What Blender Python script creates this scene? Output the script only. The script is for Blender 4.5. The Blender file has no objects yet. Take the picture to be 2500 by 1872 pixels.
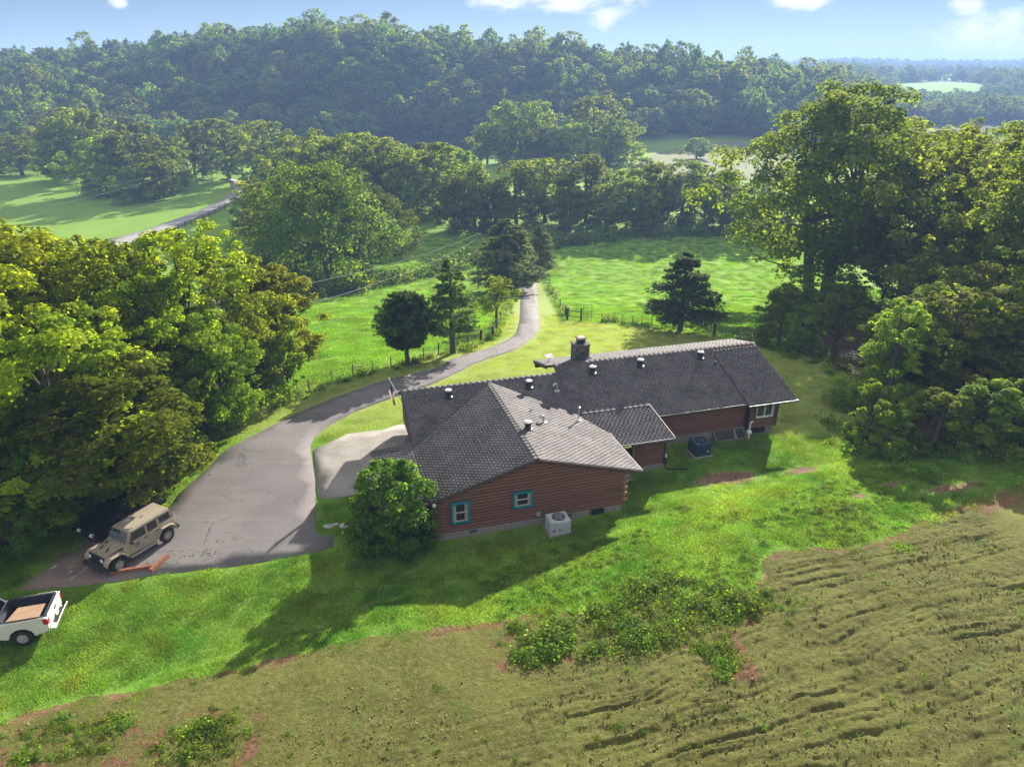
import bpy, bmesh, math, random
import numpy as np
from math import radians, sin, cos, pi, sqrt
from mathutils import Vector, Matrix
from mathutils.geometry import delaunay_2d_cdt

scene = bpy.context.scene
COL = scene.collection
# Log house on a hillside farm, morning light against a wooded ridge.
SUN_ENERGY, SKY_STRENGTH, EXPOSURE = 5.0, .062, 1.55
SKY_AIR, SKY_DUST = 0.5, 0.0
SKY_TINT = (.66, .52, .41, 1)
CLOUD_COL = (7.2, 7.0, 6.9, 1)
HAZE_DENSITY = .00042
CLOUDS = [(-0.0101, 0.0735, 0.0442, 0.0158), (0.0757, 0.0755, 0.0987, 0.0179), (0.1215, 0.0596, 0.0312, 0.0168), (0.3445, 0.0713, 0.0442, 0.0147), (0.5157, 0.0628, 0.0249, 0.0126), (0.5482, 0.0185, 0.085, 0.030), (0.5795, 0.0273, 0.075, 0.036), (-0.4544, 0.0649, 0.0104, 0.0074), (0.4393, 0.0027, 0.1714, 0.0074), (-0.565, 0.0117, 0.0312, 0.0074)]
PAST_A, PAST_B, PAST_C = (.19, .33, .04), (.23, .38, .05), (.14, .265, .034)
LAWN_A, LAWN_B, LAWN_C = (.13, .25, .032), (.17, .29, .04), (.20, .28, .055)
DRY_A, DRY_B = (.25, .32, .08), (.30, .35, .10)
DIRT_A, DIRT_B, DIRT_C = (.175, .178, .045), (.125, .122, .030), (.235, .245, .080)
WOODS_L = [(-48, 60), (-22, 58), (-19.5, 52), (-22.5, 46), (-24.5, 41), (-22.8, 37.5), (-25.2, 36), (-27, 32.5), (-30, 29), (-48, 30)]
WOODS_R = [(24.2, 46), (23.6, 42.5), (26, 40.8), (36, 40), (50, 42), (70, 60), (66, 100), (36, 84), (30, 74), (29, 66), (31, 56)]
G1, G2, G3 = (.165, .29, .05), (.205, .325, .06), (.13, .25, .042)
G4, G5 = (.10, .225, .036), (.24, .34, .07)
D1, D2 = (.29, .37, .085), (.33, .38, .10)
P1, P2, P3 = (.18, .33, .04), (.22, .37, .05), (.135, .265, .034)
HAZE_COL, HAZE_ANISO = (.34, .54, .98), .1

# ------------------------------------------------------------------ camera
cam_data = bpy.data.cameras.new("camera")
cam = bpy.data.objects.new("camera", cam_data); COL.objects.link(cam)
cam.location = (0, 0, 24.3)
cam.rotation_euler = (radians(90 - 23.8), 0, 0)
cam_data.sensor_width = 36; cam_data.lens = 36*1750/2500
cam_data.clip_start = .5; cam_data.clip_end = 12000
scene.camera = cam

# ------------------------------------------------------------------ light
SUN_AZ, SUN_EL = radians(24.3), radians(20.0)
world = bpy.data.worlds.new("World"); scene.world = world
world.use_nodes = True
wn = world.node_tree; wn.nodes.clear()
def W(t, **k):
    n = wn.nodes.new(t)
    for a, b in k.items(): setattr(n, a, b)
    return n
def wmath(op, a, b=None, c=None, clamp=False):
    n = W('ShaderNodeMath', operation=op, use_clamp=clamp)
    for i, v in enumerate((a, b, c)):
        if v is None: continue
        if isinstance(v, (int, float)): n.inputs[i].default_value = v
        else: wn.links.new(v, n.inputs[i])
    return n.outputs[0]
sky = W('ShaderNodeTexSky', sky_type='NISHITA')
sky.sun_disc = False; sky.sun_elevation = SUN_EL; sky.sun_rotation = SUN_AZ
sky.altitude = 200; sky.air_density = SKY_AIR; sky.dust_density = SKY_DUST; sky.ozone_density = 4.0
tc = W('ShaderNodeTexCoord'); sep = W('ShaderNodeSeparateXYZ')
wn.links.new(tc.outputs['Generated'], sep.inputs[0])
az = wmath('ARCTAN2', sep.outputs[0], sep.outputs[1]); el = wmath('ARCSINE', sep.outputs[2])
# clouds: a few cumulus banks at their own bearings and heights, and unseen cover over the rest of the sky, thickened for fill light
mask = None
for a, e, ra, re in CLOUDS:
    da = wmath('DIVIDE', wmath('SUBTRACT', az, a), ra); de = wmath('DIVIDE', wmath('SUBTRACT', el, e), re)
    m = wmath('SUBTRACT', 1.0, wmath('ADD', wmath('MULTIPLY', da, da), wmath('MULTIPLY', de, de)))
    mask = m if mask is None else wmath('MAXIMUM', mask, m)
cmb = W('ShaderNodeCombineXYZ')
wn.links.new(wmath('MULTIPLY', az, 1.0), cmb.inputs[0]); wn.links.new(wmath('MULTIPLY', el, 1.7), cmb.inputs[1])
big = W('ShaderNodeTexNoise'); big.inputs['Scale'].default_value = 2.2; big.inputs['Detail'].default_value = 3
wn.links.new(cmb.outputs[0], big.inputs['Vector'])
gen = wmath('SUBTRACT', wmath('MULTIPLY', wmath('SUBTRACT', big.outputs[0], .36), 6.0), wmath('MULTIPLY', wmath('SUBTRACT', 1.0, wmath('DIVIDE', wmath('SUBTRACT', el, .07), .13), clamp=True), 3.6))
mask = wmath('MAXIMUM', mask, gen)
nz = W('ShaderNodeTexNoise'); nz.inputs['Scale'].default_value = 20; nz.inputs['Detail'].default_value = 9; nz.inputs['Roughness'].default_value = .58
wn.links.new(cmb.outputs[0], nz.inputs['Vector'])
dens = wmath('ADD', wmath('MAXIMUM', mask, -1.5), wmath('MULTIPLY', wmath('SUBTRACT', nz.outputs[0], .5), 4.2))
mr = W('ShaderNodeMapRange', interpolation_type='SMOOTHSTEP'); mr.inputs[1].default_value = .0; mr.inputs[2].default_value = 1.3
wn.links.new(dens, mr.inputs[0])
tint = W('ShaderNodeMix', data_type='RGBA', blend_type='MULTIPLY'); tint.inputs['Factor'].default_value = 1
wn.links.new(sky.outputs[0], tint.inputs['A']); tint.inputs['B'].default_value = SKY_TINT
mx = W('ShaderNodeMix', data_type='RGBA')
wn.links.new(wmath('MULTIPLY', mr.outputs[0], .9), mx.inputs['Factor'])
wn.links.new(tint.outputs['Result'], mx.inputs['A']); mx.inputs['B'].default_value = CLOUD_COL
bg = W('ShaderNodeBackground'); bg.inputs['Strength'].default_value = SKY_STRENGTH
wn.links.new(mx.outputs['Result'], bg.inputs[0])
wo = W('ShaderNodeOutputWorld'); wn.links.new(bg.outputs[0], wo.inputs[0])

sd = bpy.data.lights.new("sun", 'SUN'); sd.energy = SUN_ENERGY; sd.angle = radians(.5); sd.color = (1, .93, .80)
sun = bpy.data.objects.new("sun", sd); COL.objects.link(sun)
svec = Vector((sin(SUN_AZ)*cos(SUN_EL), cos(SUN_AZ)*cos(SUN_EL), sin(SUN_EL)))
sun.rotation_euler = svec.to_track_quat('Z', 'Y').to_euler(); sun.location = (60, 150, 120)

vs = scene.view_settings
vs.view_transform = 'Standard'; vs.look = 'None'; vs.gamma = 1; vs.use_curve_mapping = False; vs.exposure = EXPOSURE
scene.render.film_transparent = False
scene.cycles.max_bounces = 8; scene.cycles.diffuse_bounces = 5; scene.cycles.glossy_bounces = 2
scene.cycles.transmission_bounces = 6; scene.cycles.transparent_max_bounces = 6; scene.cycles.volume_bounces = 0

# ------------------------------------------------------------------ material helpers
def newmat(name):
    m = bpy.data.materials.new(name); m.use_nodes = True
    t = m.node_tree; t.nodes.clear()
    o = t.nodes.new('ShaderNodeOutputMaterial')
    return m, t, o
class NT:
    def __init__(s, t): s.t = t
    def n(s, ty, **k):
        x = s.t.nodes.new(ty)
        for a, b in k.items(): setattr(x, a, b)
        return x
    def put(s, sock, v):
        if isinstance(v, bpy.types.NodeSocket): s.t.links.new(v, sock)
        elif isinstance(v, (tuple, list)): sock.default_value = (*v, 1) if len(v) == 3 and sock.type == 'RGBA' else v
        else: sock.default_value = v
    def math(s, op, a, b=0, clamp=False):
        x = s.n('ShaderNodeMath', operation=op, use_clamp=clamp); s.put(x.inputs[0], a); s.put(x.inputs[1], b); return x.outputs[0]
    def mix(s, f, a, b, mode='MIX'):
        x = s.n('ShaderNodeMix', data_type='RGBA', blend_type=mode); s.put(x.inputs['Factor'], f); s.put(x.inputs['A'], a); s.put(x.inputs['B'], b); return x.outputs['Result']
    def noise(s, sc, det=4, rough=.55, vec=None, dist=0):
        x = s.n('ShaderNodeTexNoise'); x.inputs['Scale'].default_value = sc; x.inputs['Detail'].default_value = det
        x.inputs['Roughness'].default_value = rough; x.inputs['Distortion'].default_value = dist
        if vec is not None: s.put(x.inputs['Vector'], vec)
        return x.outputs[0]
    def ss(s, v, a, b, lo=0, hi=1):
        x = s.n('ShaderNodeMapRange', interpolation_type='SMOOTHSTEP'); s.put(x.inputs[0], v)
        x.inputs[1].default_value = a; x.inputs[2].default_value = b; x.inputs[3].default_value = lo; x.inputs[4].default_value = hi
        return x.outputs[0]
    def attr(s, nm): 
        x = s.n('ShaderNodeAttribute'); x.attribute_name = nm; return x.outputs['Fac']
    def pos(s): return s.n('ShaderNodeNewGeometry').outputs['Position']
    def objc(s): return s.n('ShaderNodeTexCoord').outputs['Object']
    def mapping(s, v, sc=(1, 1, 1), rot=(0, 0, 0)):
        x = s.n('ShaderNodeMapping'); s.put(x.inputs[0], v); x.inputs['Scale'].default_value = sc; x.inputs['Rotation'].default_value = rot; return x.outputs[0]
    def bump(s, h, st, d=.05):
        x = s.n('ShaderNodeBump'); s.put(x.inputs['Height'], h); x.inputs['Strength'].default_value = st; x.inputs['Distance'].default_value = d; return x.outputs[0]
    def pbr(s, o, col, rough=.8, bump=None, spec=.3, metal=0, **k):
        x = s.n('ShaderNodeBsdfPrincipled'); s.put(x.inputs['Base Color'], col); s.put(x.inputs['Roughness'], rough)
        s.put(x.inputs['Metallic'], metal); s.put(x.inputs['Specular IOR Level'], spec)
        if bump is not None: s.put(x.inputs['Normal'], bump)
        for a, b in k.items(): s.put(x.inputs[a.replace('_', ' ')], b)
        if o is not None: s.t.links.new(x.outputs[0], o.inputs[0])
        return x.outputs[0]
def simple(name, c1, c2=None, sc=6, rough=.7, bump=0, bsc=30, spec=.3, metal=0, obj=True, stretch=(1, 1, 1), rnd=0):
    m, t, o = newmat(name); k = NT(t)
    v = k.mapping(k.objc(), stretch) if obj else k.mapping(k.pos(), stretch)
    c2 = c2 or tuple(x*.8 for x in c1)
    col = k.mix(k.ss(k.noise(sc, 5, vec=v), .35, .65), c1, c2)
    if rnd:
        r = k.n('ShaderNodeObjectInfo').outputs['Random']
        hs = k.n('ShaderNodeHueSaturation'); k.put(hs.inputs['Value'], k.ss(r, 0, 1, 1-rnd, 1+rnd)); k.put(hs.inputs['Color'], col); col = hs.outputs[0]
    b = k.bump(k.noise(bsc, 4, vec=v), bump) if bump else None
    k.pbr(o, col, rough, b, spec, metal)
    return m
def leafmat(name, trans, tcol, fixed=None):
    m, t, o = newmat(name); k = NT(t)
    info = k.n('ShaderNodeObjectInfo'); tin = k.attr('tint')
    base = info.outputs['Color'] if fixed is None else fixed
    c = k.mix(k.ss(tin, 0, 1), k.mix(1, base, (.62, .72, .62), 'MULTIPLY'), k.mix(1, base, (1.45, 1.30, 1.0), 'MULTIPLY'))
    hs = k.n('ShaderNodeHueSaturation'); k.put(hs.inputs['Color'], c); k.put(hs.inputs['Value'], k.ss(info.outputs['Random'], 0, 1, .72, 1.28))
    k.put(hs.inputs['Hue'], k.ss(info.outputs['Random'], 0, 1, .486, .514)); c = hs.outputs[0]
    d = k.pbr(None, c, .75, None, .08)
    tr = k.n('ShaderNodeBsdfTranslucent'); k.put(tr.inputs[0], k.mix(1, c, tcol, 'MULTIPLY'))
    x = k.n('ShaderNodeMixShader'); x.inputs[0].default_value = trans
    t.links.new(d, x.inputs[1]); t.links.new(tr.outputs[0], x.inputs[2]); t.links.new(x.outputs[0], o.inputs[0])
    return m

LEAFSET = {'broad_leaf': (.62, (1.8, 1.75, .55)), 'needle_spray': (.4, (1.5, 1.55, .6)), 'grass_blade': (.5, (1.3, 1.3, .6))}
TINTED = {}
def tinted(name, c):
    c = tuple(round(float(x), 4) for x in c)
    if (name, c) not in TINTED: TINTED[name, c] = leafmat(name+'_tinted', *LEAFSET[name], fixed=(*c, 1))
    return TINTED[name, c]

# ------------------------------------------------------------------ mesh helpers
def raw_mesh(name, verts, faces, mats=(), smooth=False, midx=None):
    """verts (N,3) array, faces (M,k) array of equal k or python list"""
    me = bpy.data.meshes.new(name)
    if isinstance(faces, np.ndarray):
        n, kk = faces.shape
        me.vertices.add(len(verts)); me.vertices.foreach_set('co', np.asarray(verts, np.float32).ravel())
        me.loops.add(n*kk); me.loops.foreach_set('vertex_index', faces.astype(np.int32).ravel())
        me.polygons.add(n); me.polygons.foreach_set('loop_start', np.arange(0, n*kk, kk, dtype=np.int32))
        me.polygons.foreach_set('loop_total', np.full(n, kk, np.int32))
        me.update(calc_edges=True)
    else:
        me.from_pydata([tuple(v) for v in verts], [], faces); me.update()
    for m in mats: me.materials.append(m)
    if midx is not None: me.polygons.foreach_set('material_index', np.asarray(midx, np.int32))
    if smooth: me.polygons.foreach_set('use_smooth', np.ones(len(me.polygons), bool))
    return me
def link(name, data, parent=None, loc=(0, 0, 0), rot=(0, 0, 0), scale=(1, 1, 1)):
    o = bpy.data.objects.new(name, data); COL.objects.link(o)
    o.parent = parent; o.location = loc; o.rotation_euler = rot; o.scale = scale
    return o
def tag(o, label=None, cat=None, group=None, kind=None):
    if label: o['label'] = label
    if cat: o['category'] = cat
    if group: o['group'] = group
    if kind: o['kind'] = kind
    return o
def empty(name, loc, rz=0):
    o = link(name, None, None, loc, (0, 0, rz)); o.empty_display_size = .2; return o
class MB:
    def __init__(s): s.v = []; s.f = []; s.m = []; s.mi = 0
    def add(s, vs, fs):
        b = len(s.v); s.v += [tuple(v) for v in vs]; s.f += [tuple(i+b for i in f) for f in fs]; s.m += [s.mi]*len(fs); return s
    def box(s, x0, x1, y0, y1, z0, z1):
        return s.add([(x0, y0, z0), (x1, y0, z0), (x1, y1, z0), (x0, y1, z0), (x0, y0, z1), (x1, y0, z1), (x1, y1, z1), (x0, y1, z1)],
                     [(0, 3, 2, 1), (4, 5, 6, 7), (0, 1, 5, 4), (1, 2, 6, 5), (2, 3, 7, 6), (3, 0, 4, 7)])
    def hexa(s, b, t):  # 4 bottom ccw, 4 top ccw
        return s.add(list(b)+list(t), [(0, 3, 2, 1), (4, 5, 6, 7), (0, 1, 5, 4), (1, 2, 6, 5), (2, 3, 7, 6), (3, 0, 4, 7)])
    def prism_y(s, prof, y0, y1):  # profile in xz (ccw seen from -y)
        n = len(prof)
        return s.add([(x, y0, z) for x, z in prof]+[(x, y1, z) for x, z in prof],
                     [tuple(range(n)), tuple(range(2*n-1, n-1, -1))]+[(i, i+n, (i+1) % n+n, (i+1) % n) for i in range(n)])
    def tube(s, pts, r, n=8, caps=True):
        pts = [Vector(p) for p in pts]; rs = r if isinstance(r, (list, tuple)) else [r]*len(pts)
        vs = []; fs = []
        for i, p in enumerate(pts):
            d = (pts[min(i+1, len(pts)-1)]-pts[max(i-1, 0)]).normalized()
            a = d.orthogonal().normalized() if i == 0 else (s._a - d*s._a.dot(d)).normalized()
            s._a = a; b = d.cross(a)
            for j in range(n):
                q = 2*pi*j/n; vs.append(p+(a*cos(q)+b*sin(q))*rs[i])
        for i in range(len(pts)-1):
            for j in range(n): fs.append((i*n+j, i*n+(j+1) % n, (i+1)*n+(j+1) % n, (i+1)*n+j))
        if caps: fs += [tuple(range(n-1, -1, -1)), tuple(range((len(pts)-1)*n, len(pts)*n))]
        return s.add(vs, fs)
    def lathe(s, prof, c=(0, 0, 0), n=16, axis='z', caps=True):
        vs = []; fs = []
        for r, z in prof:
            for j in range(n):
                q = 2*pi*j/n; a, b = r*cos(q), r*sin(q)
                p = (a, b, z) if axis == 'z' else ((a, z, b) if axis == 'y' else (z, a, b))
                vs.append((p[0]+c[0], p[1]+c[1], p[2]+c[2]))
        m = len(prof)
        for i in range(m-1):
            for j in range(n): fs.append((i*n+j, i*n+(j+1) % n, (i+1)*n+(j+1) % n, (i+1)*n+j))
        if caps: fs += [tuple(range(n-1, -1, -1)), tuple(range((m-1)*n, m*n))]
        return s.add(vs, fs)
    def mesh(s, name, mats, bevel=0, smooth=False, seg=2):
        mats = mats if isinstance(mats, (list, tuple)) else [mats]
        me = bpy.data.meshes.new(name); me.from_pydata(s.v, [], s.f); me.update()
        for m in mats: me.materials.append(m)
        me.polygons.foreach_set('material_index', np.array(s.m, np.int32))
        bm = bmesh.new(); bm.from_mesh(me); bmesh.ops.recalc_face_normals(bm, faces=bm.faces)
        if bevel:
            es = [e for e in bm.edges if len(e.link_faces) == 2 and e.calc_face_angle(0) > .5]
            bmesh.ops.bevel(bm, geom=es, offset=bevel, segments=seg, affect='EDGES', clamp_overlap=True)
        bm.to_mesh(me); bm.free()
        if smooth:
            me.polygons.foreach_set('use_smooth', np.ones(len(me.polygons), bool))
            try: me.set_sharp_from_angle(angle=radians(40))
            except Exception: pass
        return me
    def build(s, name, mats, parent=None, bevel=0, smooth=False, seg=2, **k):
        return link(name, s.mesh(name, mats, bevel, smooth, seg), parent, **k)

def seg_sd(P, poly):
    """signed distance to a polygon, positive inside (numpy)"""
    P = np.asarray(P, float); d = np.full(len(P), 1e9); ins = np.zeros(len(P), bool)
    n = len(poly)
    for i in range(n):
        a = np.array(poly[i]); b = np.array(poly[(i+1) % n]); e = b-a
        w = P-a; t = np.clip((w@e)/max(e@e, 1e-9), 0, 1); q = w-t[:, None]*e
        d = np.minimum(d, np.hypot(q[:, 0], q[:, 1]))
        c = ((a[1] > P[:, 1]) != (b[1] > P[:, 1]))
        xx = a[0]+(P[:, 1]-a[1])*e[0]/(e[1] if abs(e[1]) > 1e-9 else 1e-9)
        ins ^= c & (P[:, 0] < xx)
    return np.where(ins, d, -d)
def zt(x, y): return float(terrain(np.array([x]), np.array([y]))[0])
def smooth_line(pts, step=.8, closed=False):
    P = np.array(pts, float); out = []
    n = len(P)
    rng_ = range(n if closed else n-1)
    for i in rng_:
        p0 = P[(i-1) % n] if closed or i > 0 else P[i]; p1 = P[i]; p2 = P[(i+1) % n]; p3 = P[(i+2) % n] if closed or i+2 < n else P[i+1]
        k = max(1, int(np.hypot(*(p2-p1))/step))
        for j in range(k):
            t = j/k
            out.append(.5*((2*p1)+(-p0+p2)*t+(2*p0-5*p1+4*p2-p3)*t*t+(-p0+3*p1-3*p2+p3)*t**3))
    if not closed: out.append(P[-1])
    return np.array(out)
def drape(name, poly, dz, mat, step=1.0, jit=0, seed=1, parent=None):
    rng = np.random.default_rng(seed); poly = np.array(poly)
    if jit: poly = poly+rng.normal(0, jit, poly.shape)
    lo, hi = poly.min(0), poly.max(0)
    gx, gy = np.meshgrid(np.arange(lo[0], hi[0], step), np.arange(lo[1], hi[1], step)); g = np.c_[gx.ravel(), gy.ravel()]
    g = g[seg_sd(g, poly) > step*.4]
    vs = [Vector(p) for p in poly]+[Vector(p) for p in g]; n = len(poly)
    ov, oe, of, *_ = delaunay_2d_cdt(vs, [(i, (i+1) % n) for i in range(n)], [], 1, 1e-4)
    V = np.array([(v.x, v.y) for v in ov]); Z = terrain(V[:, 0], V[:, 1])+dz
    # skirt so that the sheet has a real edge
    me = raw_mesh(name, np.c_[V, Z], [tuple(f) for f in of], [mat], True)
    bm = bmesh.new(); bm.from_mesh(me); bmesh.ops.recalc_face_normals(bm, faces=bm.faces)
    if sum(f.normal.z for f in bm.faces) < 0: bmesh.ops.reverse_faces(bm, faces=bm.faces)
    be = [e for e in bm.edges if len(e.link_faces) == 1]
    r = bmesh.ops.extrude_edge_only(bm, edges=be)
    for v in r['geom']:
        if isinstance(v, bmesh.types.BMVert): v.co.z -= .12
    bm.to_mesh(me); bm.free()
    return link(name, me, parent)
def gn_scatter(name, P, rot, scl, idx, protos, label=None, parent=None):
    """one 'stuff' object: a cloud of points that carries copies of a few meshes"""
    me = bpy.data.meshes.new(name); me.vertices.add(len(P)); me.vertices.foreach_set('co', np.asarray(P, np.float32).ravel())
    a = me.attributes.new('rot', 'FLOAT_VECTOR', 'POINT'); a.data.foreach_set('vector', np.asarray(rot, np.float32).ravel())
    a = me.attributes.new('scl', 'FLOAT_VECTOR', 'POINT'); a.data.foreach_set('vector', np.asarray(scl, np.float32).ravel())
    a = me.attributes.new('idx', 'INT', 'POINT'); a.data.foreach_set('value', np.asarray(idx, np.int32))
    o = link(name, me, parent)
    c = bpy.data.collections.new(name+'_pieces')
    for i, (m, colr) in enumerate(protos):
        if m.materials[0].name in LEAFSET:      # copies on points carry their leaf colour in the material
            m = m.copy(); m.materials[0] = tinted(m.materials[0].name, colr)
        q = bpy.data.objects.new(f'{name}_piece_{i:02d}', m); c.objects.link(q)
    g = bpy.data.node_groups.new(name, 'GeometryNodeTree')
    g.interface.new_socket('Geometry', in_out='INPUT', socket_type='NodeSocketGeometry')
    g.interface.new_socket('Geometry', in_out='OUTPUT', socket_type='NodeSocketGeometry')
    N = g.nodes.new; L = g.links.new
    gi, go = N('NodeGroupInput'), N('NodeGroupOutput')
    ci = N('GeometryNodeCollectionInfo'); ci.inputs['Collection'].default_value = c
    ci.inputs['Separate Children'].default_value = True; ci.inputs['Reset Children'].default_value = True
    ip = N('GeometryNodeInstanceOnPoints'); ip.inputs['Pick Instance'].default_value = True
    def at(nm, ty):
        x = N('GeometryNodeInputNamedAttribute'); x.data_type = ty; x.inputs['Name'].default_value = nm
        return next(s for s in x.outputs if s.enabled and s.name == 'Attribute')
    L(gi.outputs[0], ip.inputs['Points']); L(ci.outputs[0], ip.inputs['Instance']); L(at('idx', 'INT'), ip.inputs['Instance Index'])
    L(at('rot', 'FLOAT_VECTOR'), ip.inputs['Rotation']); L(at('scl', 'FLOAT_VECTOR'), ip.inputs['Scale']); L(ip.outputs[0], go.inputs[0])
    md = o.modifiers.new('scatter', 'NODES'); md.node_group = g
    tag(o, label, None, None, 'stuff')
    return o
# ---- ground shape
def sst(a, b, x):
    t = np.clip((np.asarray(x, float) - a) / (b - a), 0, 1); return t*t*(3-2*t)
def pchip(xs, ys, x):
    x = np.asarray(x, float); xs = np.array(xs, float); ys = np.array(ys, float)
    h = np.diff(xs); d = np.diff(ys)/h
    m = np.zeros(len(xs)); m[0] = d[0]; m[-1] = d[-1]
    for i in range(1, len(xs)-1):
        m[i] = 0 if d[i-1]*d[i] <= 0 else 2*d[i-1]*d[i]/(d[i-1]+d[i])
    xx = np.clip(x, xs[0], xs[-1]); i = np.clip(np.searchsorted(xs, xx) - 1, 0, len(xs)-2)
    t = (xx-xs[i])/h[i]
    return ((1+2*t)*(1-t)**2*ys[i] + t*(1-t)**2*h[i]*m[i] + t*t*(3-2*t)*ys[i+1] + t*t*(t-1)*h[i]*m[i+1])
def vnoise(X, Y, s, seed=0):
    # cheap smooth value noise, hashed lattice
    X = np.asarray(X, float)/s; Y = np.asarray(Y, float)/s
    xi = np.floor(X).astype(np.int64); yi = np.floor(Y).astype(np.int64)
    fx = X-xi; fy = Y-yi; fx = fx*fx*(3-2*fx); fy = fy*fy*(3-2*fy)
    def hsh(i, j):
        n = (i*374761393 + j*668265263 + seed*974634599) & 0xffffffff
        n = ((n ^ (n >> 13)) * 1274126177) & 0xffffffff
        return ((n ^ (n >> 16)) & 0xffff)/65535.0
    a = hsh(xi, yi); b = hsh(xi+1, yi); c = hsh(xi, yi+1); d = hsh(xi+1, yi+1)
    return (a*(1-fx)+b*fx)*(1-fy) + (c*(1-fx)+d*fx)*fy - .5
HILL_B = [-2.5, -1.1, -.665, -.60, -.53, -.43, -.32, -.21, -.13, -.05, .05, .14, .21, .29, .37, .43, .47, .52, 1.2]
HILL_Z = [10, 14, 17, 15, 18, 25, 31.5, 35.5, 31, 25, 24, 18, 15, 11.5, 8, 2, -6, -14, -14]
def terrain(X, Y):
    X = np.asarray(X, float); Y = np.asarray(Y, float)
    s = .45*X - .9*Y
    fg = pchip([-80, -31, -28, -26.5, -24, -15, -8, 5, 30, 90], [0, 0, .28, .75, 1.25, 2.3, 3.0, 4.4, 6.5, 9], s)
    fg = fg*(1 - sst(42, 70, Y))
    zb = pchip([44, 60, 80, 100, 118, 140, 175, 260, 370, 5000], [0, -1.3, -4.2, -7.8, -10.8, -12.8, -13.5, -13, -14, -14], Y)
    b = X/np.maximum(Y, 1.)
    ridge = pchip(HILL_B, HILL_Z, b)
    near_left = sst(-.30, -.62, b)          # the hill's foot comes forward on the left
    lo = 375 - 60*near_left
    hill = (ridge + 14)*sst(lo, 515, Y)*(1 - .6*sst(560, 900, Y))
    right = sst(.22, .45, b)
    far = right*(sst(790, 1010, Y)*19 + sst(1050, 1500, Y)*6 + sst(1700, 2500, Y)*18)
    roll = 1.6*vnoise(X, Y, 90, 3)*sst(120, 240, Y) + .5*vnoise(X, Y, 23, 5)*sst(70, 120, Y)
    return fg + zb + hill + far + roll
# ---- measured outlines in metres (X right, Y away from the camera)
DRIVE = [(3.18, 128.77), (1.71, 122.73), (1.16, 97.1), (0.72, 82.09), (-0.24, 75.54), (-2.55, 70.09), (-6.02, 65.25), (-7.11, 62.15), (-11.41, 58.04), (-14.63, 53.84), (-16.94, 49.93), (-18.3, 47.03), (-19.79, 43.69), (-20.2, 40.81), (-20.67, 38.09), (-20.82, 35.85), (-22.23, 35.01), (-23.51, 33.81), (-23.95, 32.3), (-24.59, 32.05), (-24.71, 30.39), (-25.08, 29.1), (-23.54, 29.13), (-20.51, 29.73), (-18.37, 30.39), (-17.26, 30.55), (-13.41, 31.34), (-9.89, 32.67), (-10.1, 33.58), (-10.67, 33.65), (-11.2, 34.0), (-11.7, 35.89), (-12.15, 37.9), (-13.15, 41.23), (-14.02, 43.68), (-14.26, 45.42), (-13.64, 48.16), (-12.0, 51.17), (-9.52, 54.2), (-6.2, 58.46), (-3.08, 64.39), (0.23, 69.38), (2.06, 74.7), (3.07, 80.06), (3.55, 88.15), (3.91, 103.47), (4.38, 124.17), (4.54, 128.69)]
DRIVE_N = 22
PAD = [(-13.75, 43.62), (-11.95, 46.33), (-9.48, 47.09), (-8.38, 48.1), (-7.32, 47.47), (-5.97, 39.69), (-4.21, 33.54), (-9.2, 38.18), (-10.14, 37.76), (-11.92, 37.48), (-12.5, 39.29)]
GRAVEL = [(-104.79, 265.97), (-99.89, 260.54), (-96.42, 253.23), (-91.29, 239.7), (-89.16, 227.67), (-88.92, 216.17), (-89.76, 204.63), (-90.83, 192.95), (-91.86, 184.4), (-93.5, 178.17), (-96.47, 166.74), (-90.45, 158.48), (-88.91, 171.45), (-86.66, 179.99), (-85.4, 190.14), (-84.6, 202.93), (-84.5, 214.02), (-83.3, 223.55), (-86.68, 237.99), (-91.06, 249.54), (-95.66, 258.76), (-102.63, 268.16)]
RANCH_FENCE = [(-82.81, 223.59), (-82.16, 218.78), (-82.85, 209.47), (-83.69, 192.36), (-85.11, 179.49), (-86.86, 167.93), (-87.66, 158.04)]
TOP_FENCE = [(-195.95, 274.18), (-189.56, 273.72), (-180.31, 273.48), (-165.28, 273.19)]
LPOST = [(-21.96, 45.23), (-21.8, 47.47), (-21.68, 49.97), (-19.79, 50.86), (-18.29, 52.81), (-17.12, 55.21), (-15.76, 57.42), (-14.33, 59.46), (-12.84, 60.83), (-11.31, 62.05), (-9.97, 63.73), (-8.67, 65.31), (-7.39, 67.14), (-5.91, 68.24), (-4.57, 69.96), (-3.38, 72.95), (-2.15, 75.19), (-1.83, 79.64), (-1.51, 86.72), (-0.61, 101.63), (0.42, 118.31)]
RPOST = [(5.93, 134.94), (6.45, 132.02), (6.57, 122.98), (6.9, 117.04), (7.04, 110.3), (7.11, 101.28), (7.14, 96.12), (7.21, 92.04)]
GPOST = [(7.21, 88.35), (8.84, 87.37), (10.13, 86.95)]
RPOST2 = [(11.35, 86.42), (13.01, 86.64), (13.73, 85.16), (14.93, 84.21), (15.95, 83.75), (17.05, 83.09), (18.2, 82.55), (19.33, 81.51), (20.77, 81.21), (22.02, 80.52), (22.97, 77.12)]
GATE2 = [(23.19, 77.12), (25.42, 76.42), (27.67, 75.14)]
RPOST3 = [(24.79, 74.51), (25.71, 72.73), (26.62, 71.26), (27.7, 69.66), (28.75, 67.97), (30.05, 66.56), (31.32, 65.24), (32.63, 64.14), (33.31, 62.66)]
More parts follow.
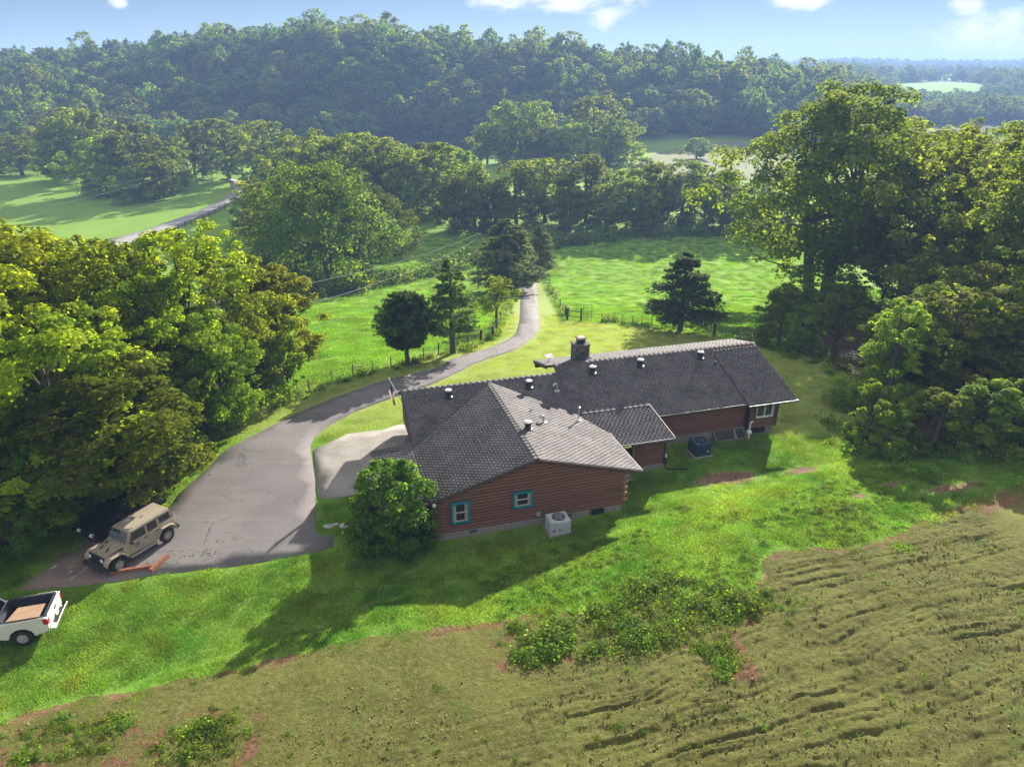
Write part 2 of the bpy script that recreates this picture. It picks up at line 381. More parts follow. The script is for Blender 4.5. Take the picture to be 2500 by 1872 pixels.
LAWN = [(-21.87, 45.02), (-21.68, 49.97), (-18.8, 55.24), (-14.38, 59.6), (-8.98, 67.79), (-4.58, 70.05), (-2.15, 75.19), (-1.51, 86.72), (0.88, 124.59), (5.82, 134.29), (6.29, 118.17), (6.85, 97.08), (6.89, 88.12), (10.38, 86.24), (16.85, 82.08), (22.86, 76.87), (24.65, 74.06), (27.56, 69.27), (33.17, 62.37), (60, 45), (60, 5), (-60, 5), (-60, 30)]
DIRT = [(-21.98, 20.1), (-20.28, 20.49), (-19.8, 21.23), (-17.77, 21.81), (-15.57, 21.95), (-13.27, 22.59), (-11.34, 23.05), (-9.41, 23.68), (-7.23, 24.31), (-4.57, 24.79), (-2.21, 25.04), (0.0, 25.34), (1.11, 25.38), (4.63, 25.43), (8.44, 25.94), (11.05, 26.56), (12.25, 27.98), (12.52, 29.15), (13.5, 30.04), (15.51, 30.15), (17.32, 30.01), (18.99, 30.47), (20.71, 31.37), (23.02, 32.84), (26.79, 34.66), (30.0, 36.02), (33.98, 37.57), (45, 40), (45, 5), (-45, 5)]
BARE = [(13.72, 39.76, 2.6, 1.15), (18.86, 40.24, 1.5, 0.75), (22.92, 37.04, 1.0, 0.5), (20.34, 35.68, 0.7, 0.5), (26.04, 36.13, 2.6, 0.6), (4.26, 25.46, 0.9, 0.5)]
TANFIELD = [(50.87, 318.83), (69.87, 365.08), (97.86, 400.08), (119.98, 401.33), (137.86, 388.89), (123.69, 316.64), (95.04, 263.38), (66.06, 264.42), (47.37, 275.88)]
GREENFIELD = [(505.13, 1003.37), (607.58, 1098.39), (594.85, 984.89), (548.11, 898.55), (496.66, 832.08), (462.43, 826.03), (440.36, 843.87), (420.45, 840.01)]
TANFIELD2 = [(336.3, 996.81), (405.2, 949.37), (501.09, 1000.6), (472.58, 951.86), (316.28, 920.88)]
TREES = [('maple', -25.8, 36.5, 12.9, 9.4), ('maple', -23.1, 36.7, 9.7, 8.7), ('maple', -31.1, 39.3, 14.4, 9.4), ('maple', -37.0, 42.4, 14.8, 10.6), ('maple', -32.3, 44.9, 15.7, 9.6), ('maple', -28.4, 46.3, 14.1, 8.4), ('maple', -24.8, 47.1, 12.1, 8.5), ('maple', -24.9, 52.5, 14.5, 8.6), ('maple', -22.3, 54.4, 12.6, 8.2), ('maple', -20.5, 58.8, 10.6, 7.3), ('maple', -40.0, 51.2, 14.7, 10.4), ('small', -21.0, 53.2, 4.9, 4.4), ('small', -18.2, 53.2, 5.6, 3.4), ('maple', -20.9, 47.1, 8.0, 5.4), ('shrub', -27.4, 32.7, 5.3, 4.5), ('shrub', -26.2, 34.0, 5.6, 3.5), ('maple', -32.6, 36.5, 9.6, 7.4), ('shrub', -23.6, 36.7, 4.4, 4.0), ('shrub', -21.7, 42.4, 3.4, 3.9), ('bush', -6.6, 33.0, 5.2, 4.9), ('roundcedar', -10.0, 63.5, 7.2, 7.1), ('sparsecedar', -6.0, 68.0, 10.1, 5.8), ('young', -1.9, 82.1, 6.7, 4.6), ('cedar', -1.0, 119.5, 12.6, 10.5), ('cedar', 5.4, 137.4, 9.6, 5.9), ('tiercedar', 19.9, 80.2, 9.6, 9.0), ('giant', 46.6, 104.9, 32.6, 29.4), ('tall', 64.5, 114.6, 27.8, 22.4), ('small', 32.1, 66.9, 7.5, 5.8), ('shrub', 28.3, 71.3, 6.5, 5.2), ('shrub', 29.1, 68.3, 5.2, 3.8), ('maple2', 29.7, 51.2, 9.0, 6.2), ('maple2', 33.9, 52.5, 9.6, 8.0), ('maple2', 38.1, 53.5, 9.6, 8.8), ('maple2', 42.0, 53.2, 11.1, 10.1), ('shrub', 25.2, 45.0, 4.6, 3.5), ('maple2', 52.5, 72.3, 17.5, 11.5), ('tall', 56.3, 70.2, 23.7, 14.2), ('tall', 75.3, 116.7, 23.1, 16.6), ('maple2', 35.5, 58.2, 7.9, 8.7), ('maple2', 42.2, 62.0, 10.1, 9.2), ('tall', 139.9, 230.2, 23.3, 9.7), ('tall', 141.4, 216.6, 23.5, 10.4), ('tall', 155.1, 230.8, 19.6, 10.3), ('shrub', 38.1, 68.3, 4.4, 5.0), ('shrub', 42.9, 70.2, 4.9, 6.0), ('oak', -32.9, 124.1, 21.9, 24.1), ('oak', -28.3, 140.6, 16.8, 18.9), ('mid', -48.0, 147.4, 17.4, 17.1), ('mid', -62.4, 172.7, 12.5, 10.9), ('shrub', -42.2, 128.3, 6.8, 8.3), ('shrub', -34.8, 115.3, 5.6, 6.8), ('shrub', -31.2, 132.9, 6.3, 9.4), ('shrub', -44.5, 123.7, 6.6, 6.6), ('mid', -35.0, 199.2, 21.0, 19.2), ('mid', -27.0, 190.3, 18.8, 16.2), ('mid', -41.8, 199.5, 22.2, 21.5), ('mid', -50.9, 199.8, 22.0, 17.0), ('mid', -21.4, 198.9, 19.4, 21.4), ('mid', -9.5, 184.7, 16.3, 15.8), ('mid', 1.1, 184.8, 16.5, 15.8), ('mid', 8.7, 190.7, 17.3, 17.3), ('mid', 19.6, 191.3, 17.4, 19.6), ('mid', 29.7, 186.5, 14.5, 13.8), ('mid', 37.3, 186.9, 15.7, 12.8), ('mid', 43.7, 187.3, 17.2, 16.0), ('mid', 52.8, 181.2, 14.6, 15.5), ('mid', 60.1, 181.5, 13.7, 13.5), ('mid', 67.5, 181.7, 12.7, 15.6), ('mid', -14.3, 178.5, 13.4, 12.2), ('mid', -4.1, 178.6, 12.5, 11.2), ('mid', 14.3, 179.3, 11.6, 11.3), ('mid', 23.6, 179.8, 12.6, 11.3), ('mid', 32.4, 180.2, 11.6, 9.3), ('mid', -111.7, 261.0, 19.5, 14.5), ('mid', -101.9, 266.2, 20.8, 22.2), ('mid', -84.4, 254.8, 21.3, 22.7), ('mid', -68.6, 233.6, 18.9, 17.0), ('mid', -56.0, 216.2, 21.6, 15.8), ('mid', -45.1, 222.9, 20.1, 15.0), ('mid', -35.1, 215.3, 18.9, 14.5), ('mid', -26.6, 215.0, 17.8, 14.5), ('mid', -16.9, 214.9, 17.3, 15.7), ('mid', -63.6, 204.6, 17.7, 15.0), ('mid', -54.9, 197.8, 17.2, 15.7), ('mid', -70.5, 216.9, 13.5, 11.0), ('mid', -149.2, 259.4, 26.2, 25.2), ('mid', -121.2, 238.2, 21.3, 20.0), ('mid', -109.0, 237.8, 14.6, 14.6), ('mid', -113.1, 220.0, 10.7, 13.6), ('mid', -128.5, 238.2, 17.7, 16.0), ('mid', -183.3, 277.1, 14.3, 23.0), ('mid', -203.4, 287.5, 13.6, 20.7), ('mid', -210.0, 310.0, 15.3, 18.8), ('mid', -161.6, 264.6, 15.3, 14.7), ('mid', -120.0, 250.4, 17.8, 13.9), ('mid', -128.2, 232.5, 17.7, 19.5), ('mid', -109.0, 224.6, 14.0, 15.1), ('mid', -157.8, 264.5, 21.4, 20.6), ('mid', -3.5, 322.5, 26.1, 23.1), ('mid', 10.4, 313.7, 27.3, 22.5), ('mid', 16.7, 303.2, 17.3, 20.1), ('mid', 35.4, 321.5, 28.2, 29.2), ('mid', 40.3, 304.8, 18.6, 20.2), ('mid', 49.2, 319.2, 17.4, 14.1), ('mid', 24.4, 294.7, 19.1, 17.9), ('mid', 3.3, 296.8, 16.2, 18.0), ('mid', -10.6, 321.3, 16.7, 15.9), ('mid', 82.5, 333.9, 9.6, 13.7), ('mid', 41.3, 238.4, 11.5, 12.0), ('mid', 41.4, 203.7, 12.2, 10.4), ('mid', 53.0, 199.0, 14.1, 12.4)]
POLES = [(-21.43, 49.47), (-5.96, 123.26), (-99.78, 245.77)]
WEEDPX = [[(-0.86, 23.0), (0.73, 24.81), (2.82, 25.87), (5.27, 27.3), (7.79, 28.14), (10.02, 27.62), (11.53, 26.85), (11.12, 25.62), (9.54, 23.98), (9.51, 22.18), (8.4, 21.75), (6.77, 23.34), (4.29, 22.96), (2.88, 22.53), (0.17, 21.95)], [(-19.92, 20.02), (-18.29, 19.58), (-16.68, 20.09), (-15.04, 20.05), (-14.27, 19.06), (-13.99, 18.09), (-16.17, 17.99), (-18.52, 18.13)], [(-13.05, 18.6), (-12.6, 19.98), (-11.64, 20.35), (-10.01, 19.42), (-9.73, 19.71), (-9.66, 18.43), (-9.97, 17.68), (-12.36, 17.79)], [(13.08, 32.97), (16.36, 34.57), (19.44, 34.72), (20.09, 31.84), (17.89, 30.36), (14.78, 30.41), (12.81, 30.78)], [(11.13, 30.12), (13.08, 31.61), (13.83, 30.69), (12.75, 29.98), (10.99, 28.25)], [(16.44, 25.59), (18.87, 26.37), (19.42, 26.02), (17.35, 25.24)], [(11.77, 25.88), (14.0, 26.37), (13.41, 24.89), (11.82, 24.98)], [(16.24, 28.95), (18.94, 29.13), (18.59, 28.42), (16.2, 28.41)], [(-3.42, 21.21), (-2.81, 21.64), (-2.26, 20.92), (-2.85, 20.4)], [(8.43, 22.48), (9.59, 22.42), (9.45, 21.47), (8.33, 21.52)], [(22.32, 30.83), (23.93, 30.71), (23.27, 29.96), (21.89, 30.06)]]
FENCEWEED = []
STONES = [(-10.59, 34.6), (-9.72, 34.64), (-10.23, 34.77)]
TIES = [(-20.84, 30.29), (-19.04, 30.89), (-18.91, 30.49), (-19.18, 31.83)]
# ------------------------------------------------------------------ terrain
# grid lines: fine round the house, coarse towards the horizon
def lines(lo, a, b, hi, st, gr):
    mid = list(np.arange(a, b+1e-6, st)); up = [b]; s = st
    while up[-1] < hi: s *= gr; up.append(up[-1]+s)
    dn = [a]; s = st
    while dn[-1] > lo: s *= gr; dn.append(dn[-1]-s)
    return np.array(dn[:0:-1]+mid+up[1:])
gx = lines(-2600, -48, 48, 2600, .45, 1.06); gy = lines(-90, 12, 72, 4200, .45, 1.045)
GX, GY = np.meshgrid(gx, gy); PX, PY = GX.ravel(), GY.ravel()
PZ = terrain(PX, PY)
GXY = np.c_[PX, PY]
near = (np.abs(PX) < 110) & (PY < 200)
def sd_attr(poly, sel=None):
    d = np.full(len(PX), -20.); s = near if sel is None else sel
    d[s] = np.clip(seg_sd(GXY[s], poly), -20, 20); return d
dirt_d = sd_attr(DIRT); lawn_d = sd_attr(LAWN)
mid_s = (PY > 180) & (PY < 420)
tan_d = sd_attr(TANFIELD, mid_s)
far_s = (PY > 700) & (PY < 1300)
field_d = sd_attr(GREENFIELD, far_s); tan2_d = sd_attr(TANFIELD2, far_s)
bare = np.full(len(PX), -9.)
ang = .24
for bx, by, ra, rb in BARE:
    dx, dy = PX-bx, PY-by; u = dx*cos(ang)+dy*sin(ang); v = -dx*sin(ang)+dy*cos(ang)
    bare = np.maximum(bare, 1-(u/(ra*1.0))**2-(v/rb)**2)
bare = np.maximum(bare, -9)
# under the dirt sheet the ground steps down a little so that the sheet is the surface there
PZ = PZ - .40*sst(.25, 1.3, dirt_d)*sst(-22.6, -21.2, PX)*(1-sst(25.2, 26.6, PX))*sst(15.6, 17.0, PY)
nx, ny = len(gx), len(gy)
I = (np.arange(ny-1)[:, None]*nx+np.arange(nx-1)[None, :]).ravel()
F = np.c_[I, I+1, I+nx+1, I+nx]

gm, t, o = newmat('turf_and_soil'); k = NT(t)
pos = k.pos()
def nn(sc, det=5, r=.6): return k.noise(sc, det, r, pos)
n1, n2, n3, n4 = nn(.12, 4), nn(1.1, 5), nn(5, 5, .7), nn(.035, 4)
past = k.mix(k.ss(n1, .35, .65), PAST_A, PAST_B); past = k.mix(k.ss(n3, .45, .75), past, PAST_C)
lawn = k.mix(k.ss(n1, .3, .7), LAWN_A, LAWN_B); lawn = k.mix(k.ss(n2, .5, .8), lawn, LAWN_C)
lawn = k.mix(k.ss(n3, .52, .75), lawn, tuple(x*.5 for x in LAWN_B)); lawn = k.mix(k.math('MULTIPLY', k.ss(nn(.55, 5, .7), .60, .70), .7), lawn, (.20, .17, .075))
yel = k.n('ShaderNodeSeparateXYZ'); k.put(yel.inputs[0], pos)
behind = k.math('MULTIPLY', k.ss(yel.outputs[1], 43, 52), k.ss(k.attr('lawn_d'), .4, 1.2))
dry = k.mix(k.ss(n2, .35, .7), DRY_A, DRY_B)
lawn = k.mix(behind, lawn, dry)
wob = k.math('MULTIPLY', k.math('SUBTRACT', n2, .5), 1.6)
edge = k.math('ADD', k.attr('lawn_d'), wob)
col = k.mix(k.ss(edge, -.3, .3), past, lawn)
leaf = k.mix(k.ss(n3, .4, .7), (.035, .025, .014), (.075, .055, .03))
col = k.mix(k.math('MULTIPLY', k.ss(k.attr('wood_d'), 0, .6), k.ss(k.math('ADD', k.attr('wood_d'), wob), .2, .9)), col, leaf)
soil = k.mix(k.ss(n2, .35, .65), (.20, .115, .075), (.30, .20, .13)); soil = k.mix(k.ss(n3, .4, .65), soil, (.12, .065, .045))
bd = k.math('ADD', k.attr('bare_d'), k.math('MULTIPLY', k.math('SUBTRACT', nn(2.2, 6, .7), .5), 2.2))
col = k.mix(k.ss(bd, .1, .6), col, soil)
dd = k.math('ADD', k.attr('dirt_d'), k.math('MULTIPLY', k.math('SUBTRACT', nn(1.5, 6, .65), .5), 1.1))
dcol = k.mix(k.ss(n2, .35, .65), DIRT_A, DIRT_B); dcol = k.mix(k.ss(n3, .5, .7), dcol, DIRT_C)
col = k.mix(k.ss(dd, -.18, -.02), col, k.mix(k.ss(k.attr('dirt_d'), .9, 1.4), k.mix(k.ss(n3, .4, .7), (.17, .10, .05), (.25, .16, .09)), dcol))
tanc = k.mix(k.ss(n2, .3, .7), (.17, .20, .10), (.22, .235, .13))
wob2 = k.math('MULTIPLY', k.math('SUBTRACT', n4, .5), 14)
col = k.mix(k.ss(k.math('ADD', k.attr('tan_d'), wob2), -1, 1.5), col, tanc)
col = k.mix(k.ss(k.attr('tan2_d'), -2, 4), col, (.12, .17, .075))
col = k.mix(k.ss(k.attr('field_d'), -2, 3), col, (.17, .50, .012))
wood = k.math('MULTIPLY', k.ss(yel.outputs[1], 372, 400), k.ss(yel.outputs[1], 3000, 700))
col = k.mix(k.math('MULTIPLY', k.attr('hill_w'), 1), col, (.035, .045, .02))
hgt = k.math('ADD', k.math('MULTIPLY', n3, .5), k.math('MULTIPLY', nn(14, 3, .7), .5))
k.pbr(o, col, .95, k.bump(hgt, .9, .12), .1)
me = raw_mesh('ground', np.c_[PX, PY, PZ], F, [gm], True)
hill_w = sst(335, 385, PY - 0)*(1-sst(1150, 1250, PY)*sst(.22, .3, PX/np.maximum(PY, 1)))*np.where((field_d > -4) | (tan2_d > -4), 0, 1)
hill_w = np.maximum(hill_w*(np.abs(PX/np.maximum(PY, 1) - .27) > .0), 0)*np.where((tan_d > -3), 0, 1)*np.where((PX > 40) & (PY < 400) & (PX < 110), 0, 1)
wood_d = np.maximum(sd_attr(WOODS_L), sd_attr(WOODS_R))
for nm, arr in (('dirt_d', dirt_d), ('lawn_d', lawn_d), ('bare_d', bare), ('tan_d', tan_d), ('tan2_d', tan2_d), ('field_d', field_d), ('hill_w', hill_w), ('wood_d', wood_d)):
    a = me.attributes.new(nm, 'FLOAT', 'POINT'); a.data.foreach_set('value', arr.astype(np.float32))
ground = tag(link('ground', me), 'rolling grass and woodland floor from the hillside lawn to the far ridge', None, None, 'structure')

# ---- bare field in front: real furrows and rills
dx_ = .072
bx = np.arange(-23, 27, dx_); by = np.arange(15.2, 33.5, dx_)
BX, BY = np.meshgrid(bx, by); X, Y = BX.ravel(), BY.ravel()
sdd = seg_sd(np.c_[X, Y], DIRT)
th = radians(18)
wx = X + 1.2*vnoise(X, Y, 6, 11); wy = Y + 1.3*vnoise(X, Y, 8, 13) + .45*vnoise(X, Y, 2.3, 14)
U = wx*cos(th)+wy*sin(th); V = -wx*sin(th)+wy*cos(th)
sw = .22*vnoise(X, Y, .9, 15)+.10*vnoise(X, Y, .35, 16)+.05*vnoise(X, Y, .18, 17)
r1 = 1-np.clip(np.abs(vnoise(U*.06, V+sw, .70, 31))*7, 0, 1)
r2 = 1-np.clip(np.abs(vnoise(U*.09, V+sw, .40, 32))*4.6, 0, 1)
r3 = 1-np.clip(np.abs(vnoise(U*.14, V+sw, .24, 33))*3, 0, 1)
g1 = vnoise(X, Y, 3.6, 52)+.5; g2 = vnoise(X, Y, 2.4, 53)+.5; g3 = vnoise(U*.3, V, .9, 54)+.5
rough = vnoise(X, Y, .40, 41)+.8*vnoise(X, Y, .22, 42)
furrow = np.clip(.07+sst(-21.0, -13.5, .80*X-.9*Y), 0, 1)*(.5+.8*(vnoise(X, Y, 7, 51)+.5))
d = -.07*r1*furrow*sst(.2, .6, g1) - .06*r2*furrow*sst(.15, .5, g2) - .05*r3*furrow*sst(.1, .45, g3)
d += rough*(.016+.026*furrow) + .030*vnoise(X, Y, .14, 43) + .018*vnoise(X, Y, .075, 45)
pit = np.clip(vnoise(X, Y, .30, 44)-.22, 0, 1)*sst(-.1, .25, vnoise(X, Y, 2.2, 46))
d += .06*vnoise(X, Y, 3.2, 61) - .16*pit
edge_n = sdd + 1.0*(vnoise(X, Y, 1.6, 71)) + .5*vnoise(X, Y, .5, 72)
Z = terrain(X, Y) + .03 + np.clip(d, -.19, .2)*sst(0, .8, edge_n) - .12*(1-sst(-.25, .25, edge_n))
fade = sst(-23, -21.4, X)*(1-sst(25.2, 26.8, X))*sst(15.2, 16.4, Y)      # the fine sheet runs out into the coarser ground
Z = Z - .35*(1-fade)
keep = edge_n > -.35
nx2, ny2 = len(bx), len(by)
I = (np.arange(ny2-1)[:, None]*nx2+np.arange(nx2-1)[None, :]).ravel(); F = np.c_[I, I+1, I+nx2+1, I+nx2]
F = F[keep[F].all(1)]
used = np.unique(F); remap = np.zeros(len(X), np.int64); remap[used] = np.arange(len(used))
dm, t, o = newmat('graded_soil'); k = NT(t); pos = k.pos()
c = k.mix(k.ss(k.noise(.35, 4, .6, pos), .35, .65), DIRT_A, DIRT_B)
c = k.mix(k.ss(k.noise(3.5, 6, .7, pos), .45, .75), c, DIRT_C)
c = k.mix(k.math('MULTIPLY', k.ss(k.noise(5.5, 4, .75, pos), .54, .68), .75), c, tuple(x*.45 for x in DIRT_B))
c = k.mix(k.math('MULTIPLY', k.ss(k.noise(11, 4, .75, pos), .55, .70), .8), c, (.30, .305, .125)); c = k.mix(k.math('MULTIPLY', k.ss(k.noise(16, 3, .7, pos), .54, .66), .7), c, (.07, .068, .02))
c = k.mix(k.math('MULTIPLY', k.ss(k.noise(.8, 5, .7, pos), .55, .68), .6), c, (.10, .16, .03))
vo = k.n('ShaderNodeTexVoronoi'); vo.inputs['Scale'].default_value = 6; k.put(vo.inputs['Vector'], pos)
c = k.mix(k.math('MULTIPLY', k.ss(vo.outputs['Distance'], .16, .08), k.ss(k.noise(.5, 3, .6, pos), .5, .6)), c, (.26, .28, .13))
red = k.math('MULTIPLY', k.ss(k.attr('edge'), .36, .10), k.ss(k.noise(1.1, 4, .65, pos), .42, .58))
c = k.mix(red, c, k.mix(k.ss(k.noise(6, 4, .6, pos), .4, .6), (.15, .075, .04), (.25, .14, .085)))
k.pbr(o, c, .95, k.bump(k.math('ADD', k.noise(7, 6, .8, pos), k.math('MULTIPLY', k.noise(19, 3, .7, pos), .5)), 1.0, .16), .08)
me = raw_mesh('bare_field', np.c_[X, Y, Z][used], remap[F], [dm], True)
for poly in WEEDPX[:3]+[WEEDPX[9]]: edge_n = np.minimum(edge_n, np.abs(seg_sd(np.c_[BX.ravel(), BY.ravel()], poly)+.12+.5*vnoise(BX.ravel(), BY.ravel(), .9, 73)))
a = me.attributes.new('edge', 'FLOAT', 'POINT'); a.data.foreach_set('value', edge_n[used].astype(np.float32))
tag(link('bare_field', me), 'graded bare earth slope with erosion rills in the foreground', None, None, 'structure')
del X, Y, Z, U, V, wx, wy, r1, r2, r3, sw

# ---- asphalt drive, concrete pad, gravel lane
am, t, o = newmat('asphalt'); k = NT(t); pos = k.pos()
c = k.mix(k.ss(k.noise(.25, 4, .6, pos), .3, .7), (.150, .136, .138), (.195, .178, .180)); c = k.mix(k.ss(k.noise(2.5, 6, .75, pos), .55, .8), c, (.25, .228, .222))
c = k.mix(k.ss(k.noise(28, 2, .6, pos), .55, .72), c, (.075, .07, .075))
vc = k.n('ShaderNodeTexVoronoi', feature='DISTANCE_TO_EDGE'); vc.inputs['Scale'].default_value = .33; k.put(vc.inputs['Vector'], k.mix(.35, pos, k.n('ShaderNodeTexNoise').outputs['Color']) if False else pos)
crk = k.math('MULTIPLY', k.ss(k.math('ADD', vc.outputs['Distance'], k.math('MULTIPLY', k.math('SUBTRACT', k.noise(2.2, 5, .7, pos), .5), .16)), .022, .006), k.ss(k.noise(.3, 3, .6, pos), .5, .62))
c = k.mix(k.math('MULTIPLY', crk, .6), c, (.07, .065, .065))
c = k.mix(k.math('MULTIPLY', k.ss(k.noise(.9, 3, .5, pos), .62, .75), .55), c, (.10, .095, .095))
c = k.mix(k.math('MULTIPLY', k.ss(k.noise(1.0, 3, .5, k.mapping(pos, (.09, 1.3, 1), (0, 0, -.95))), .55, .7), .4), c, (.23, .215, .21))
sx = k.n('ShaderNodeSeparateXYZ'); k.put(sx.inputs[0], pos)
dusty = k.math('MULTIPLY', k.ss(sx.outputs[0], -19, -23), k.ss(k.noise(.8, 5, .6, pos), .3, .6))
c = k.mix(dusty, c, (.24, .18, .14))
k.pbr(o, c, .85, k.bump(k.noise(60, 3, .7, pos), .5, .02), .25)
dl = DRIVE[:DRIVE_N]; dr = DRIVE[DRIVE_N:]
drv = [tuple(p) for p in smooth_line(dl, .7)]+[tuple(p) for p in smooth_line(dr, .7)]
tag(drape('driveway', drv, .035, am, 1.1, .03), 'grey asphalt drive sweeping down from the parking area past the house', None, None, 'structure')
drv_poly = drv
cm, t, o = newmat('old_concrete'); k = NT(t); pos = k.pos()
c = k.mix(k.ss(k.noise(.7, 5, .6, pos), .35, .65), (.26, .24, .22), (.34, .315, .29)); c = k.mix(k.ss(k.noise(3, 6, .7, pos), .6, .75), c, (.22, .19, .15))
k.pbr(o, c, .9, k.bump(k.noise(30, 3, .7, pos), .4, .02), .2)
tag(drape('concrete_pad', PAD, .06, cm, 1.2), 'weathered concrete pad with grass in the joints beside the porch', None, None, 'structure')
grm, t, o = newmat('gravel'); k = NT(t); pos = k.pos()
c = k.mix(k.ss(k.noise(.6, 5, .7, pos), .35, .65), (.30, .29, .285), (.38, .365, .35)); k.pbr(o, c, .95, k.bump(k.noise(8, 4, .7, pos), .6, .05), .1)
gpoly = list(map(tuple, smooth_line(GRAVEL, 3, True)))
tag(drape('gravel_lane', gpoly, .22, grm, 5, .12), 'pale gravel lane curving through the far left meadow', None, None, 'structure')
# ------------------------------------------------------------------ log house
YAW = radians(16.0); E1 = np.array([cos(YAW), sin(YAW)]); E2 = np.array([-sin(YAW), cos(YAW)])
def hw(u, v): return E1*u+E2*v
HU, HV = 17.0, 39.0
hx, hy = hw(HU, HV)
house = tag(empty('log_house', (hx, hy, 0), YAW), 'long brown log house with dark shingled roofs and teal trimmed gable windows', 'house')
def L(u, v, z=0): return (u-HU, v-HV, z)

logm, t, o = newmat('stained_log'); k = NT(t); oc = k.objc(); rv = k.n('ShaderNodeObjectInfo').outputs['Random']
v = k.mapping(oc, (.6, 9, 9)); c = k.mix(k.ss(k.noise(3, 5, .6, v), .3, .7), (.150, .070, .046), (.190, .090, .060))
c = k.mix(k.ss(k.noise(1.2, 4, .6, k.mapping(k.pos(), (1, 1, 3))), .55, .8), c, (.135, .058, .040))
hs = k.n('ShaderNodeHueSaturation'); k.put(hs.inputs['Value'], k.ss(rv, 0, 1, .91, 1.09)); k.put(hs.inputs['Color'], c)
k.pbr(o, hs.outputs[0], .62, k.bump(k.noise(9, 4, .7, v), .35, .01), .3)
lendm = simple('log_end_grain', (.42, .24, .14), (.30, .15, .09), 12, .8, .3, 40)
trimw = simple('white_trim', (.72, .72, .72), (.6, .6, .6), 3, .5)
alu = simple('pale_metal_edge', (.46, .45, .44), (.36, .35, .34), 5, .5, metal=.1)
fascia = simple('brown_fascia', (.075, .045, .03), (.11, .065, .045), 8, .7, .2, 40)
teal = simple('teal_paint', (.012, .16, .20), (.016, .20, .24), 6, .5)
sash = simple('tan_sash', (.50, .47, .38), (.42, .39, .31), 8, .5)
block = simple('concrete_block', (.30, .27, .25), (.22, .20, .19), 3, .9, .4, 30)
dark = simple('dark_void', (.012, .012, .014), None, 5, .9)
glassm, t, o = newmat('window_glass'); k = NT(t); k.pbr(o, (.02, .025, .03), .06, None, .8)
curt = simple('curtain', (.45, .40, .32), (.33, .28, .22), 14, .9)
blackm = simple('black_vent', (.02, .02, .022), (.035, .035, .036), 6, .45)
galv = simple('galvanised', (.55, .57, .58), (.42, .44, .46), 6, .35, metal=.6)
pvc = simple('white_pipe', (.75, .76, .78), None, 6, .35)
domem, t, o = newmat('clear_dome'); k = NT(t); k.pbr(o, (.75, .78, .80), .12, None, .7)
shm, t, o = newmat('asphalt_shingle'); k = NT(t); oc = k.pos()
tin = k.attr('tint'); lay = k.attr('lay')
c = k.mix(tin, (.100, .093, .099), (.150, .139, .145)); c = k.mix(k.ss(k.noise(.7, 4, .6, oc), .42, .7), c, (.17, .159, .163)); c = k.mix(k.ss(k.noise(60, 2, .6, oc), .4, .7), c, k.mix(1, c, (.6, .6, .62), 'MULTIPLY'))
k.pbr(o, c, .9, k.bump(k.noise(120, 2, .6, oc), .6, .01), .25)

# --- roof planes: each returns z at (u, v)
UR = 10.95; ZR = 4.38
def z_wl(u, v): return ZR-.291*(UR-u)
def z_wr(u, v): return ZR-.274*(u-UR)
def z_main(u, v): return 2.6+.365*(v-39.3)
def z_shed(u, v): return 2.40+.158*(v-36.5)
def z_porch(u, v): return 2.604-.115*(4.85-u)
def z_back(u, v): return 4.71-.25*(v-45.1)
def z_backl(u, v): return 4.41-.5*(v-44.3)
def slab(name, zf, pts, th=.13, mat=fascia, parent=None):
    b = MB(); n = len(pts)
    b.add([L(u, v, zf(u, v)-.025) for u, v in pts]+[L(u, v, zf(u, v)-th) for u, v in pts],
          [tuple(range(n)), tuple(range(2*n-1, n-1, -1))]+[(i, (i+1) % n, (i+1) % n+n, i+n) for i in range(n)])
    return b.build(name, mat, parent or house)
rng = np.random.default_rng(5)
shingles = []   # (centre, corners8)
def shingle_plane(zf, origin, along, up, n_al, n_up, w, ex, ok, thick=.013, lift=.015, wid=0):
    """courses of lapped tabs; origin (u,v) at the low corner, along / up unit dirs in plan"""
    along = np.array(along, float); up = np.array(up, float); o_ = np.array(origin, float)
    z0 = zf(*o_); gu = zf(*(o_+up))-z0; ga = zf(*(o_+along))-z0
    a3 = np.array([*along, ga]); a3 /= np.linalg.norm(a3); u3 = np.array([*up, gu]); u3 /= np.linalg.norm(u3)
    nrm = np.cross(a3, u3); nrm = nrm if nrm[2] > 0 else -nrm
    p0 = np.array([*o_, z0])
    for r in range(n_up):
        off = (r % 2)*.5*w+rng.uniform(-.04, .04)
        for c_ in range(-1, n_al+2):
            a = c_*w+off; b = a+w*rng.uniform(.975, .992)
            a = max(a, 0); b = min(b, wid or n_al*w)
            if b-a < .06: continue
            m = p0+a3*((a+b)/2)+u3*((r+.5)*ex)
            if not ok(m[0], m[1], m[2]): continue
            lf = lift*rng.uniform(.75, 1.35); lo = r*ex+rng.normal(0, .004); hi = (r+1)*ex+.05
            B = p0+u3*lo; T = p0+u3*hi
            q = [B+a3*a+nrm*(lf-thick), B+a3*b+nrm*(lf-thick), T+a3*b-nrm*.004, T+a3*a-nrm*.004,
                 B+a3*a+nrm*lf, B+a3*b+nrm*lf, T+a3*b+nrm*.002, T+a3*a+nrm*.002]
            shingles.append((m, np.array(q), rng.random()))
main_ok = lambda u, v, z: not ((4.9 < u < UR and z < z_wl(u, v)-.06) or (UR <= u < 17.4 and z < z_wr(u, v)-.06) or (16.3 < u < 21.4 and v < 40.4 and z < z_shed(u, v)-.05))
wing_ok = lambda u, v, z: z > z_main(u, v)-.03 or v < 39.2
w_ex = .19
shingle_plane(z_wl, (4.85, 44.2), (0, -1), (1, 0), int(11.2/.32), int(6.4/w_ex), .32, w_ex, lambda u, v, z: wing_ok(u, v, z))
